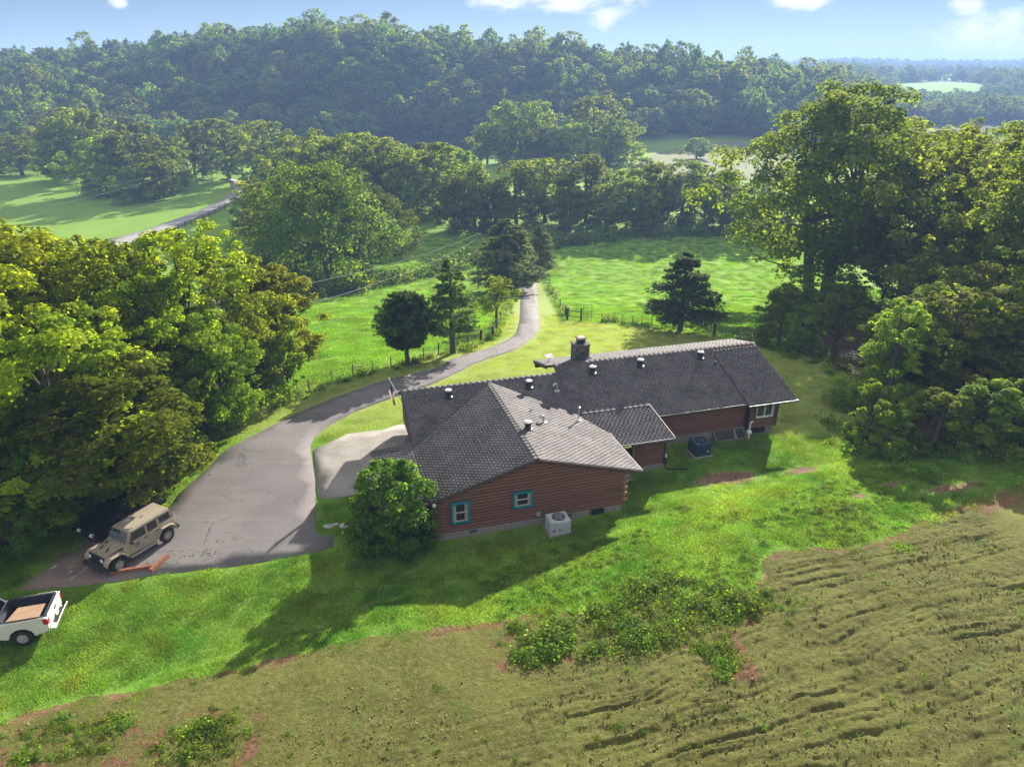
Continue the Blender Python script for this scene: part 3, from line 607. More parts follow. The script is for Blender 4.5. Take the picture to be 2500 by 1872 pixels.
shingle_plane(z_wr, (17.42, 33.0), (0, 1), (-1, 0), int(11.2/.32), int(6.75/w_ex), .32, w_ex, lambda u, v, z: wing_ok(u, v, z) and not (u > 16.6 and v > 39.3))
shingle_plane(z_main, (4.9, 39.3), (1, 0), (0, 1), int(11.1/.32), int(5.35/.2), .32, .2, main_ok, wid=11.11, lift=.012, thick=.011)
shingle_plane(z_main, (16.02, 39.3), (1, 0), (0, 1), int(12.5/.32), int(6.0/.2), .32, .2, main_ok, wid=12.5, lift=.012, thick=.011)
shingle_plane(lambda u, v: z_main(u, v)+.035, (28.55, 39.1), (1, 0), (0, 1), int(3.95/.32), int(6.2/.26), .32, .26, main_ok, lift=.018, thick=.014, wid=3.96)
shingle_plane(z_shed, (16.35, 36.5), (1, 0), (0, 1), int(5.05/.32), int(3.9/.2), .32, .2, lambda u, v, z: z > z_main(u, v)-.04 and (u > 17.4 or z > z_wr(u, v)-.02), lift=.007, thick=.006, wid=5.06)
shingle_plane(z_porch, (2.35, 40.2), (0, -1), (1, 0), int(7.1/.32), int(2.5/w_ex), .32, w_ex, lambda u, v, z: True)
shingle_plane(z_back, (32.5, 48.0), (-1, 0), (0, -1), int(17/.32), int(3.2/.25), .32, .25, lambda u, v, z: True)
# ridge caps, laid as short overlapping pieces
def ridge_caps(p, q, n, slope_a, slope_b, perp):
    p = np.array(p, float); q = np.array(q, float); d = (q-p)/n; pr = np.array([*perp, 0.])
    for i in range(n):
        a = p+d*i; b = p+d*(i+1.12); l0, l1 = .026, .018
        s1 = pr*.15+np.array([0, 0, -.15*slope_a]); s2 = -pr*.15+np.array([0, 0, -.15*slope_b])
        for s in (s1, s2):
            Q = [a+(0, 0, l0-.015), b+(0, 0, l1-.015), b+s+(0, 0, l1-.015), a+s+(0, 0, l0-.015), a+(0, 0, l0), b+(0, 0, l1), b+s+(0, 0, l1), a+s+(0, 0, l0)]
            shingles.append(((a+b)/2, np.array(Q), rng.random()*.25))
ridge_caps((UR, 33.0, ZR), (UR, 44.0, ZR), 30, .303, .285, (-1, 0))
ridge_caps((4.9, 44.3, z_main(0, 44.3)), (16, 44.3, z_main(0, 44.3)), 28, .5, .39, (0, 1))
ridge_caps((16, 45.1, z_main(0, 45.1)), (32.5, 45.1, z_main(0, 45.1)), 42, .27, .39, (0, 1))
ridge_caps((16.4, 40.35, z_shed(0, 40.35)+.02), (21.35, 40.35, z_shed(0, 40.35)+.02), 12, -.3, .158, (0, 1))
# roof decks
roof = slab('roof', z_main, [(4.9, 39.3), (16.0, 39.3), (16.0, 44.3), (4.9, 44.3)])
slab('roof', z_main, [(16.0, 39.3), (28.5, 39.3), (28.5, 39.1), (32.5, 39.1), (32.5, 45.1), (16.0, 45.1)])
slab('roof', z_back, [(15.5, 48.0), (15.5, 45.1), (32.5, 45.1), (32.5, 48.0)], .2)
slab('roof', z_backl, [(4.9, 44.3), (15.5, 44.3), (15.5, 48.2), (4.9, 48.2)])
wing_roof = slab('roof', z_wl, [(4.85, 33.0), (UR, 33.0), (UR, 44.1), (4.85, 39.6)], .16)
slab('roof', z_wr, [(UR, 33.0), (17.45, 33.0), (17.45, 38.2), (16.4, 40.2), (UR, 44.1)], .16)
slab('roof', z_shed, [(17.3, 36.5), (21.42, 36.5), (21.42, 40.4), (16.3, 40.4)], .13)
slab('roof', z_porch, [(2.35, 33.0), (4.85, 33.0), (4.85, 40.2), (2.35, 40.2)], .16)
# shingles: the 300 nearest to the near eave one by one, the rest as one part
camh = np.array([0*E1[0]-HU*0, 0]);
cu, cv = 0.0, 0.0
dist = np.array([np.hypot(m[0]-cu, m[1]-cv) for m, _, _ in shingles]); order = np.argsort(dist)
sf = np.array([(0, 1, 5, 4), (1, 2, 6, 5), (3, 0, 4, 7), (4, 5, 6, 7), (0, 3, 2, 1)])
def shingle_mesh(name, items):
    V = np.concatenate([q for _, q, _ in items])-np.array([HU, HV, 0]); n = len(items)
    Fc = (sf[None]+np.arange(n)[:, None, None]*8).reshape(-1, 4)
    me = raw_mesh(name, V, Fc, [shm])
    a = me.attributes.new('tint', 'FLOAT', 'POINT'); a.data.foreach_set('value', np.repeat([r for _, _, r in items], 8).astype(np.float32))
    return me
for i in order[:300]: link('shingle', shingle_mesh('shingle', [shingles[i]]), wing_roof)
tag(link('shingles', shingle_mesh('shingles', [shingles[i] for i in order[300:]]), house), kind='stuff')
# drip edges, gutters
def bar(name, p, q, w, h_, mat, parent=None):
    b = MB(); p, q = Vector(L(*p)), Vector(L(*q)); d = (q-p).normalized(); s = d.cross(Vector((0, 0, 1))).normalized()*w/2; u_ = s.cross(d).normalized()*h_/2
    if u_.z < 0: u_ = -u_
    b.hexa([p-s-u_, p+s-u_, q+s-u_, q-s-u_], [p-s+u_, p+s+u_, q+s+u_, q-s+u_]); return b.build(name, mat, parent or house)
e = .0
bar('drip_edge', (17.46, 32.98, z_wr(17.45, 0)+.005), (17.46, 38.2, z_wr(17.45, 0)+.005), .032, .045, alu)
bar('drip_edge', (21.44, 36.5, z_shed(0, 36.5)+.01), (21.44, 40.4, z_shed(0, 40.4)+.01), .032, .045, alu)
bar('drip_edge', (17.4, 36.47, z_shed(0, 36.5)-.03), (21.42, 36.47, z_shed(0, 36.5)-.03), .035, .05, alu)
bar('drip_edge', (21.4, 39.27, z_main(0, 39.3)-.03), (28.5, 39.27, z_main(0, 39.3)-.03), .035, .05, alu)
bar('gutter', (28.5, 39.03, z_main(0, 39.1)-.05), (32.5, 39.03, z_main(0, 39.1)-.05), .12, .12, blackm)
bar('gutter', (18.4, 36.42, z_shed(0, 36.5)-.085), (21.42, 36.42, z_shed(0, 36.5)-.085), .10, .09, blackm)
bar('fascia_board', (4.85, 32.97, z_wl(4.85, 0)-.09), (UR, 32.97, ZR-.09), .04, .15, fascia)
bar('fascia_board', (UR, 32.97, ZR-.09), (17.45, 32.97, z_wr(17.45, 0)-.09), .04, .15, fascia)
bar('fascia_board', (2.33, 33.0, z_porch(2.35, 0)-.08), (2.33, 40.2, z_porch(2.35, 0)-.08), .05, .2, fascia)
bar('fascia_board', (4.88, 39.3, z_main(0, 39.3)-.08), (4.88, 44.3, z_main(0, 44.3)-.08), .04, .14, fascia)
bar('fascia_board', (15.48, 44.9, z_back(0, 44.9)-.13), (15.48, 48.0, z_back(0, 48)-.13), .06, .26, fascia)
bar('roof_beam', (15.4, 47.4, z_back(0, 47.4)-.36), (17.0, 47.4, z_back(0, 47.4)-.36), .2, .24, fascia)
bar('valley_flashing', (UR-6.0, 39.5, z_wl(4.95, 0)+.045), (UR, 44.0, ZR+.045), .10, .012, blackm)

# --- walls: a backing sheet and real half-round logs
def arc_log(name):
    b = MB(); pr = [(0, -.099), (-.045, -.092), (-.085, -.06), (-.10, 0), (-.085, .06), (-.045, .092), (0, .099)]
    n = len(pr)
    b.add([(0, y, z) for y, z in pr]+[(1, y, z) for y, z in pr], [tuple(range(n)), tuple(range(2*n-1, n-1, -1))]+[(i, (i+1) % n, (i+1) % n+n, i+n) for i in range(n)])
    me = b.mesh(name, logm)
    for p in me.polygons: p.use_smooth = abs(p.normal.x) < .5
    return me
LOG = arc_log('log')
def log_wall(p, q, z0, n, top=None, holes=(), pitch=.2, base_top=None):
    """logs from p to q (u,v); outward normal is to the right of p->q seen from above ... -n side"""
    p = np.array(p, float); q = np.array(q, float); d = q-p; Ln = np.hypot(*d); d /= Ln; rot = math.atan2(d[1], d[0])
    ztop = z0+n*pitch
    w = MB(); nn_ = np.array([d[1], -d[0]])
    def P(s, z, off=-.10): a = p+d*s+nn_*off; return L(a[0], a[1], z)
    poly = [(0, z0), (Ln, z0)]
    if top: poly += [(Ln, top(Ln)), *[(s, top(s)) for s in (Ln*.75, Ln*.5, Ln*.25)], (0, top(0))]
    else: poly += [(Ln, ztop), (0, ztop)]
    m = len(poly)
    w.add([P(s, z, -.02) for s, z in poly]+[P(s, z, -.2) for s, z in poly], [tuple(range(m)), tuple(range(2*m-1, m-1, -1))]+[(i, (i+1) % m, (i+1) % m+m, i+m) for i in range(m)])
    wall = w.build('wall', logm, house)
    for i in range(n):
        zc = z0+pitch*(i+.5); s0, s1 = 0., Ln
        if top:
            ss_ = np.linspace(0, Ln, 241); okk = ss_[np.array([top(x) for x in ss_]) > zc+.06]
            if len(okk) < 4: continue
            s0, s1 = okk[0], okk[-1]
        spans = [(s0, s1)]
        for a, b, za, zb_ in holes:
            if za-.09 < zc < zb_+.09:
                spans = [x for (c0, c1) in spans for x in ((c0, min(c1, a)), (max(c0, b), c1)) if x[1]-x[0] > .05]
        for a, b in spans:
            g = p+d*a
            link('log', LOG, wall, L(g[0], g[1], zc), (0, 0, rot), (b-a, 1, pitch/.2))
    return wall
def window(p, d, s0, s1, z0, z1, trim, tmat, double='h', curtain=True):
    """window in a wall: p start of wall, d direction; outward = right of d"""
    p = np.array(p, float); d = np.array(d, float); nn_ = np.array([d[1], -d[0]])
    def P(s, z, off): a = p+d*s+nn_*off; return L(a[0], a[1], z)
    def bx(b, a0, a1, b0, b1, o0, o1): b.hexa([P(a0, b0, o1), P(a1, b0, o1), P(a1, b0, o0), P(a0, b0, o0)], [P(a0, b1, o1), P(a1, b1, o1), P(a1, b1, o0), P(a0, b1, o0)]); return b
    f = MB()
    bx(f, s0, s1, z0, z0+trim, -.03, .14); bx(f, s0, s1, z1-trim, z1, -.03, .14); bx(f, s0, s0+trim, z0+trim, z1-trim, -.03, .135); bx(f, s1-trim, s1, z0+trim, z1-trim, -.03, .135)
    win = f.build('window', tmat, house, bevel=.008, seg=1)
    a0, a1, b0, b1 = s0+trim, s1-trim, z0+trim, z1-trim; t = .05
    s = MB(); bx(s, a0, a1, b0, b0+t, -.02, .06); bx(s, a0, a1, b1-t, b1, -.02, .06); bx(s, a0, a0+t, b0+t, b1-t, -.02, .06); bx(s, a1-t, a1, b0+t, b1-t, -.02, .06)
    zm, sm = (b0+b1)/2, (a0+a1)/2
    if double == 'h': bx(s, a0+t, a1-t, zm-.03, zm+.03, -.02, .07)
    else: bx(s, sm-.035, sm+.035, b0+t, b1-t, -.02, .07)
    s.build('sash', sash if double == 'h' else trimw, win)
    parts = [(a0+t, a1-t, b0+t, zm-.03), (a0+t, a1-t, zm+.03, b1-t)] if double == 'h' else [(a0+t, sm-.035, b0+t, b1-t), (sm+.035, a1-t, b0+t, b1-t)]
    for x0, x1, y0, y1 in parts: bx(MB(), x0, x1, y0, y1, 0, .012).build('pane', glassm, win)
    if curtain:
        for side in (0, 1):
            c = MB(); x0 = a0+t+.01 if side == 0 else a1-t-.13; xx = x0+.12; tb = .0
            bx(c, x0, xx, b0+t, b1-t, .014, .022); c.build('curtain', curt, win)
    return win
Z0 = .46
gable_top = lambda s: min(z_wl(5.0+s, 0), z_wr(5.0+s, 0))-.17
GH = [(.95, 2.05, .97, 2.36), (4.5, 5.72, 1.34, 2.42)]
log_wall((5.0, 33.1), (16.3, 33.1), Z0, 19, gable_top, GH)
window((5.0, 33.1), (1, 0), .95, 2.05, .97, 2.36, .13, teal)
window((5.0, 33.1), (1, 0), 4.5, 5.72, 1.34, 2.42, .13, teal)
log_wall((16.3, 33.1), (16.3, 38.0), Z0, 11)
log_wall((5.0, 39.5), (5.0, 33.1), Z0, 10)
log_wall((18.72, 36.95), (21.0, 36.95), .36, 10)
log_wall((21.0, 36.95), (21.0, 39.9), .36, 10)
log_wall((21.0, 39.9), (28.95, 39.9), .5, 11)
log_wall((28.95, 39.55), (31.2, 39.55), .45, 13, None, [(.55, 1.95, 1.25, 2.45)], .16)
window((28.95, 39.55), (1, 0), .55, 1.95, 1.25, 2.45, .05, trimw, 'v', False)
log_wall((31.2, 39.55), (31.2, 47.6), .45, 12, lambda s: min(z_main(0, 39.55+s), z_back(0, 39.55+s))-.15, (), .2)
log_wall((31.2, 47.6), (16.2, 47.6), .45, 11)
log_wall((16.2, 47.6), (5.4, 47.6), .45, 10)
log_wall((5.4, 47.6), (5.4, 39.6), .45, 20, lambda s: min(z_main(0, 47.6-s), z_backl(0, 47.6-s))-.15)
# projecting log ends at the near right corner, one over another
for i in range(12):
    b = MB(); zc = Z0+.2*(i+.5)-.05; ln = .34 if i % 2 else .22
    b.lathe([(.085, 0), (.1, .01), (.1, ln)], (0, 0, 0), 12, 'x')
    oe = b.build('log_end', lendm, house, loc=L(16.34 if i % 2 == 0 else 16.30, 33.16 if i % 2 else 33.32, zc))
b = MB(); b.box(*[x for x in (4.86-HU, 5.04-HU, 32.98-HV, 33.12-HV, .3, 2.5)]); b.build('corner_board', fascia, house)
b = MB(); b.box(31.14-HU, 31.3-HU, 39.42-HV, 39.56-HV, .45, 2.55); b.build('corner_board', fascia, house)
b = MB(); b.box(20.95-HU, 21.07-HU, 36.8-HV, 36.96-HV, .36, 2.3); b.build('corner_board', fascia, house)
b = MB(); b.box(28.88-HU, 28.97-HU, 39.45-HV, 39.8-HV, .45, 2.5); b.build('downspout', blackm, house)
# recessed back door, its post and steps
woodb = simple('porch_wood', (.20, .115, .05), (.28, .17, .08), 4, .75, .2, 30, stretch=(8, 8, 1))
b = MB(); b.box(16.4-HU, 18.72-HU, 38.2-HV, 38.3-HV, .4, 2.45); b.build('porch_panel', woodb, house)
b = MB(); b.box(16.9-HU, 17.8-HU, 38.13-HV, 38.2-HV, .5, 2.4); dr_ = b.build('door', woodb, house); MB().lathe([(.0, 0), (.035, .01), (.035, .05), (0, .06)], L(17.68, 38.07, 1.4), 8, 'y').build('handle', galv, dr_)
b = MB(); b.box(18.62-HU, 18.74-HU, 36.72-HV, 36.84-HV, .36, 2.3); b.build('porch_post', simple('weathered_post', (.22, .15, .10)), house)
b = MB(); b.box(16.45-HU, 18.7-HU, 36.75-HV, 38.2-HV, .36, .46); b.build('porch_floor', woodb, house)
for i in range(3): b = MB(); b.box(17.35-HU, 18.35-HU, 36.45-.30*i-HV, 36.73-.30*i-HV, .30-.13*i+.06, .36-.13*i+.06); b.build('step', simple('grey_tread', (.27, .24, .21)) if i == 0 else bpy.data.materials['grey_tread'], house)
# foundation of grey blocks, piece by piece, with dark crawl openings
rngb = np.random.default_rng(3)
def foundation(p, q, zb, zt_, gaps=()):
    p = np.array(p, float); q = np.array(q, float); d = q-p; Ln = np.hypot(*d); d /= Ln; rot = math.atan2(d[1], d[0]); s = 0
    fb = MB(); fb.box(0, Ln, .02, .2, zb-.6, zt_-.004); f = fb.build('foundation', block, house, loc=L(p[0], p[1], 0), rot=(0, 0, rot))
    if not hasattr(foundation, 'm'):
        bb = MB(); bb.box(.008, .392, -.045, .018, .006, .194); foundation.m = bb.mesh('block', block, .006, seg=1)
    while s < Ln-.1:
        w_ = min(.4, Ln-s)
        if not any(a < s+.2 < b for a, b in gaps):
            for r in range(int(math.ceil((zt_-zb)/.2))):
                z = zt_-.2*(r+1)
                link('block', foundation.m, f, (s, rngb.uniform(-.004, .004), z), (0, 0, 0), (w_/.4, 1, 1))
        s += .4
    return f
foundation((5.02, 33.06), (16.28, 33.06), 0, Z0, [(9.3, 10.1)])
foundation((18.75, 36.92), (21.0, 36.92), 0, .36); foundation((21.0, 39.86), (28.9, 39.86), 0, .5); foundation((29, 39.7), (31.1, 39.7), -.1, .45, [(.3, 1.5)])
foundation((16.26, 33.1), (16.26, 38), 0, Z0)
b = MB(); b.box(14.35-HU, 15.15-HU, 32.985-HV, 33.03-HV, .02, .42); b.build('crawl_opening', dark, house)
b = MB(); b.box(29.3-HU, 30.5-HU, 39.62-HV, 39.66-HV, -.05, .43); b.build('crawl_opening', dark, house)
for u_ in (7.2, 12.9): b = MB(); b.box(u_-.2-HU, u_+.2-HU, 33.0-HV, 33.03-HV, .22, .40); b.build('crawl_vent', simple('vent_grille', (.08, .075, .07)) if u_ < 8 else bpy.data.materials['vent_grille'], house)
# porch side posts
for v_ in (33.6, 36.8, 40.0): b = MB(); b.box(2.5-HU, 2.66-HU, v_-.08-HV, v_+.08-HV, 0, 2.2); b.build('porch_post', fascia, house)
b = MB(); b.box(5.22-HU, 5.30-HU, 40.9-HV, 41.9-HV, .5, 2.3); b.build('side_door', trimw, house)
b = MB(); b.box(10.93-HU, 11.13-HU, 32.92-HV, 32.98-HV, .66, .92); b.build('meter_box', alu, house)
b = MB(); b.lathe([(.0, 0), (.10, .02), (.12, .12), (.05, .2)], (0, 0, 0), 10, 'z'); b.build('floodlight', trimw, house, loc=L(5.02, 32.9, 2.38))

# --- things on the roof
def on(zf, u, v): return L(u, v, zf(u, v))
def tube_light(zf, u, v, hgt=.52):
    b = MB(); z = zf(u, v)
    b.mi = 0; b.lathe([(.30, -.06), (.30, .035), (.22, .06), (.19, .10), (.19, hgt-.16), (.25, hgt-.10), (.26, hgt-.02)], (0, 0, 0), 18)
    b.mi = 1; b.lathe([(.245, hgt-.025), (.22, hgt+.03), (.13, hgt+.065), (.0, hgt+.075)], (0, 0, 0), 18)
    b.build('roof_vent', [blackm, domem], house, smooth=True, loc=L(u, v, z))
for u, v in ((7.95, 43.2), (13.6, 43.2), (18.55, 43.85), (22.35, 44.0), (27.3, 44.1)): tube_light(z_main, u, v)
tube_light(z_wr, 11.6, 36.95, .5)
def goose(zf, u, v, h_=.5):
    z = zf(u, v); b = MB(); b.lathe([(.22, -.07), (.22, .03), (.10, .06)], (0, 0, 0), 12); b.tube([(0, 0, 0), (0, 0, h_*.7), (-.02, 0, h_*.9), (-.1, 0, h_), (-.2, 0, h_*.92), (-.24, 0, h_*.72)], [.075, .075, .08, .085, .09, .1], 10)
    b.build('vent_pipe', galv, house, smooth=True, loc=L(u, v, z))
goose(z_main, 15.45, 42.6, .55); goose(z_wr, 13.06, 38.3, .45)
b = MB(); b.lathe([(.2, -.08), (.2, .02), (.07, .12)], (0, 0, 0), 12); b.tube([(0, 0, 0), (0, 0, .98)], .05, 8); b.lathe([(.05, .9), (.085, .93), (.085, 1.0), (.0, 1.04)], (0, 0, 0), 10); b.build('vent_pipe', galv, house, smooth=True, loc=L(15.8, 39.25, z_wr(15.8, 0)))
b = MB(); b.lathe([(.12, -.05), (.10, .05), (.05, .12), (.045, .32), (0, .33)], (0, 0, 0), 10); b.build('vent_pipe', blackm, house, loc=L(28.1, 43.25, z_main(0, 43.25)))
b = MB(); b.add([(-.16, -.05, -.03), (.16, .0, .02), (0, .16, .03), (0, 0, .17)], [(0, 1, 3), (1, 2, 3), (2, 0, 3), (0, 2, 1)]); b.build('roof_bracket', galv, house, loc=L(12.7, 39.85, z_wr(12.7, 0)+.02))
b = MB(); b.tube([(0, 0, 0), (.1, -.06, .02), (.25, -.02, .03), (.36, .05, .03)], .02, 6); b.build('cable', blackm, house, loc=L(10.9, 33.2, 4.5))
# chimney of stacked stones with metal cap
cu0, cu1, cv0, cv1, cz0, cz1 = 17.95, 19.1, 45.75, 46.8, 3.6, 5.62
chb = MB(); chb.box(cu0+.05-HU, cu1-.05-HU, cv0+.05-HV, cv1-.05-HV, cz0, cz1-.02)
mort = simple('mortar', (.10, .09, .09), (.15, .14, .13), 8, .9); stm = simple('field_stone', (.17, .145, .145), (.09, .075, .08), 3, .85, .5, 22, rnd=.55)
chim = chb.build('chimney', mort, house)
stb = MB(); stb.box(0, 1, 0, 1, 0, 1); STONE = stb.mesh('stone', stm, .09, seg=1)
rc = np.random.default_rng(8)
def stone_face(p, d, nrm, ln):
    z = cz0+.35
    while z < cz1-.03:
        hh = min(rc.uniform(.15, .26), cz1-z); s = 0
        while s < ln-.04:
            ww = min(rc.uniform(.2, .44), ln-s)
            if ln-s-ww < .1: ww = ln-s
            g = np.array(p)+np.array(d)*(s+.012)+np.array(nrm)*(-.06)
            link('stone', STONE, chim, L(g[0], g[1], z+.01), (0, 0, math.atan2(d[1], d[0])), (ww-.024, rc.uniform(.09, .13)*(1), hh-.02))
            s += ww
        z += hh
stone_face((cu0, cv0-.0), (1, 0), (0, -1), cu1-cu0); stone_face((cu1, cv1), (-1, 0), (0, 1), cu1-cu0)
stone_face((cu0, cv1), (0, -1), (-1, 0), cv1-cv0); stone_face((cu1, cv0), (0, 1), (1, 0), cv1-cv0)
b = MB(); b.box(cu0-.03-HU, cu1+.03-HU, cv0-.03-HV, cv1+.03-HV, cz1, cz1+.09); b.build('chimney_crown', mort, chim)
b = MB(); b.box(18.28-HU, 18.78-HU, 46.0-HV, 46.5-HV, cz1+.09, cz1+.42); b.build('flue', blackm, chim)
b = MB(); b.hexa([L(18.16, 45.9, cz1+.46), L(18.90, 45.9, cz1+.46), L(18.90, 46.6, cz1+.46), L(18.16, 46.6, cz1+.46)], [L(18.26, 46, cz1+.56), L(18.80, 46, cz1+.56), L(18.80, 46.5, cz1+.56), L(18.26, 46.5, cz1+.56)]); b.build('chimney_cap', simple('rusty_cap', (.30, .20, .16), (.38, .3, .27), 6, .6), chim)
for x, y in ((18.32, 46.04), (18.74, 46.04), (18.74, 46.46), (18.32, 46.46)): b = MB(); b.box(x-.02-HU, x+.02-HU, y-.02-HV, y+.02-HV, cz1+.40, cz1+.47); b.build('cap_leg', blackm, chim)
b = MB(); zz = z_main(0, 45.1)
b.add([L(17.75, 45.74, zz-.15), L(19.3, 45.74, zz-.15), L(18.53, 45.74, zz+.52), L(18.53, 45.13, zz+.0), L(17.9, 45.11, zz-.02), L(19.15, 45.11, zz-.02)], [(0, 1, 2), (0, 2, 3, 4), (1, 5, 3, 2), (4, 3, 5), (0, 4, 5, 1)]); b.build('chimney_cricket', blackm, house)

# ---- separate things by the house
def ac_unit(loc, rz, sx_, sy_, sz, body, label, dirty):
    r = tag(empty('air_conditioner', loc, rz), label, 'air conditioner', 'air conditioners beside the house')
    b = MB(); b.box(-sx_/2, sx_/2, -sy_/2, sy_/2, .06, sz); b.build('cabinet', body, r, bevel=.03)
    b = MB()
    n = 22
    for i in range(n):
        x = -sx_/2+.06+(sx_-.12)*i/(n-1); b.box(x-.008, x+.008, -sy_/2-.012, -sy_/2+.002, .22, sz-.1)
    for i in range(16):
        y = -sy_/2+.06+(sy_-.12)*i/15
        for s in (-1, 1): b.box(s*(sx_/2+.005)-.007, s*(sx_/2+.005)+.007, y-.008, y+.008, .22, sz-.1)
    tag(b.build('louvre', body, r), kind='stuff')
    b = MB(); b.lathe([(.0, sz+.004), (.31, sz+.004), (.32, sz+.03), (.37, sz+.035), (.39, sz-.01)], (0.03, 0.02, 0), 24, caps=False); b.build('fan_opening', dark, r, smooth=True)
    b = MB()
    for rr in (.10, .18, .26, .33): b.tube([(.03+rr*cos(q), .02+rr*sin(q), sz+.055) for q in np.linspace(0, 2*pi, 25)], .006, 5, False)
    for q in range(8): b.tube([(.03+.04*cos(q*pi/4), .02+.04*sin(q*pi/4), sz+.06), (.03+.36*cos(q*pi/4), .02+.36*sin(q*pi/4), sz+.05)], .006, 5)
    b.build('fan_guard', body, r)
    b = MB()
    for q in range(4):
        a = q*pi/2+.3; b.hexa([(.03+.05*cos(a), .02+.05*sin(a), sz+.010), (.03+.28*cos(a), .02+.28*sin(a), sz+.010), (.03+.28*cos(a+.6), .02+.28*sin(a+.6), sz+.028), (.03+.05*cos(a+.6), .02+.05*sin(a+.6), sz+.028)],
                              [(.03+.05*cos(a), .02+.05*sin(a), sz+.018), (.03+.28*cos(a), .02+.28*sin(a), sz+.010), (.03+.28*cos(a+.6), .02+.28*sin(a+.6), sz+.036), (.03+.05*cos(a+.6), .02+.05*sin(a+.6), sz+.028)])
    b.build('fan', simple('fan_'+name_, (.2, .21, .22)), r)
    b = MB(); b.box(-sx_/2-.12, sx_/2+.12, -sy_/2-.12, sy_/2+.12, -.12, .06); b.build('slab', block, r)
    b = MB(); b.box(-sx_/2+.1, -sx_/2+.28, -sy_/2-.02, -sy_/2-.006, .38, .44); b.box(-sx_/2+.5, -sx_/2+.58, -sy_/2-.02, -sy_/2-.006, .36, .46); b.build('service_panel', dark, r)
    b = MB(); b.box(sx_/2-.32, sx_/2-.2, -sy_/2-.02, -sy_/2-.006, .3, .46); b.build('badge', alu, r)
    return r
name_ = 'grey'
a = hw(11.88, 31.98); ac_unit((a[0], a[1], zt(*a)+.02), YAW, 1.2, 1.0, .95, simple('grey_cabinet', (.50, .53, .56), (.40, .43, .46), 4, .5), 'pale grey square air conditioner on the grass under the gable wall', 0)
name_ = 'dark'
a = hw(24.25, 37.95); ac_unit((a[0], a[1], zt(*a)+.04), YAW, 1.15, 1.15, .98, simple('dark_cabinet', (.025, .05, .085), (.035, .065, .10), 4, .45), 'dark blue air conditioner on a slab in the corner by the back wall', 0)
rw = simple('pale_wood', (.36, .30, .24), (.28, .22, .17), 6, .8)
def screen(u0, u1, label):
    p = hw(u0, 39.2); r = tag(empty('mesh_screen', (p[0], p[1], zt(*p)), YAW), label, 'screen', 'framed screens leaning on the back wall')
    w = u1-u0; d = .52; hh = .62
    def P(s, q): return (s, q*d, q*hh)
    f = MB()
    for s in (0, w-.05): f.hexa([(s, -.02, 0), (s+.05, -.02, 0), (s+.05, .02, 0), (s, .02, 0)], [(s, d-.02, hh), (s+.05, d-.02, hh), (s+.05, d+.02, hh), (s, d+.02, hh)])
    f.box(.05, w-.05, -.02, .02, .01, .05); f.box(.05, w-.05, d-.02, d+.02, hh-.05, hh-.002)
    f.build('frame', rw, r); g = MB(); g.add([P(.05, .05), P(w-.05, .05), P(w-.05, .95), P(.05, .95)], [(0, 1, 2, 3)]); me = g.mesh('mesh_panel', blackm); ob = link('mesh_panel', me, r)
screen(26.35, 27.95, 'wide dark framed screen leaning on the back wall by the blue air conditioner')
screen(28.0, 28.75, 'narrow dark framed screen leaning on the back wall beside the white pipe')
p = hw(28.85, 39.05); r = tag(empty('vent_fan_pipe', (p[0], p[1], zt(*p)), YAW), 'white plastic vent pipe with bulbous fan housing at the back wall', 'vent pipe')
b = MB(); b.tube([(0, 0, 0), (0, 0, .3), (.02, .05, .4)], .06, 10); b.build('lower_pipe', pvc, r, smooth=True)
b = MB(); b.lathe([(.06, .34), (.17, .42), (.2, .52), (.17, .62), (.07, .72)], (0.02, .05, 0), 16); b.build('fan_housing', pvc, r, smooth=True)
b = MB(); b.tube([(.02, .05, .68), (.03, .05, 1.2), (.06, .04, 1.32), (.14, .02, 1.38), (.2, .0, 1.36)], .055, 10); b.build('upper_pipe', pvc, r, smooth=True)
p = hw(21.0, 36.7); r = tag(empty('drain_pipe', (p[0], p[1], zt(*p)), YAW), 'black corrugated drain pipe lying on the grass from the downspout', 'drain pipe')
b = MB(); b.tube([(.05, .05, .9), (.05, .02, .25), (.1, -.06, .10), (.4, -.2, .06), (.9, -.32, .06), (1.5, -.5, .06)], [.05, .05, .06, .065, .065, .065], 9); b.build('corrugated_hose', blackm, r, smooth=True)
b = MB(); b.tube([(.05, .05, .88), (.05, .05, 1.1)], .06, 9); b.build('white_collar', pvc, r)
# flat antenna panel on the rear roof, flag at the left gable
p = hw(16.2, 46.6); r = tag(empty('antenna_panel', (p[0], p[1], z_back(0, 46.6)), YAW+.2), 'flat white rectangular antenna panel on the rear roof by the chimney', 'antenna')
b = MB(); b.hexa([(-.32, -.2, .36), (.32, -.2, .36), (.32, .2, .52), (-.32, .2, .52)], [(-.32, -.2, .39), (.32, -.2, .39), (.32, .2, .55), (-.32, .2, .55)]); b.build('panel', trimw, r)
b = MB(); b.tube([(0, 0, -.15), (0, 0, .45)], .03, 8); b.build('mast', galv, r)
fl = hw(4.45, 44.3); r = tag(empty('house_flag', (fl[0], fl[1], 2.3), YAW), 'red and white striped flag hanging from a pole at the left gable', 'flag')
b = MB(); b.tube([(.6, 0, 1.0), (-.25, .15, 3.0)], .025, 8); b.lathe([(0, 0), (.04, .03), (.04, .07), (0, .1)], (-.25, .15, 2.98), 8); b.build('pole', pvc, r)
def cloth(name, c):      # thin cloth lets the low sun through
    m, t, o = newmat(name); k = NT(t); d = k.pbr(None, c, .85); tr = k.n('ShaderNodeBsdfTranslucent'); k.put(tr.inputs[0], c); x = k.n('ShaderNodeMixShader'); x.inputs[0].default_value = .5
    t.links.new(d, x.inputs[1]); t.links.new(tr.outputs[0], x.inputs[2]); t.links.new(x.outputs[0], o.inputs[0]); return m
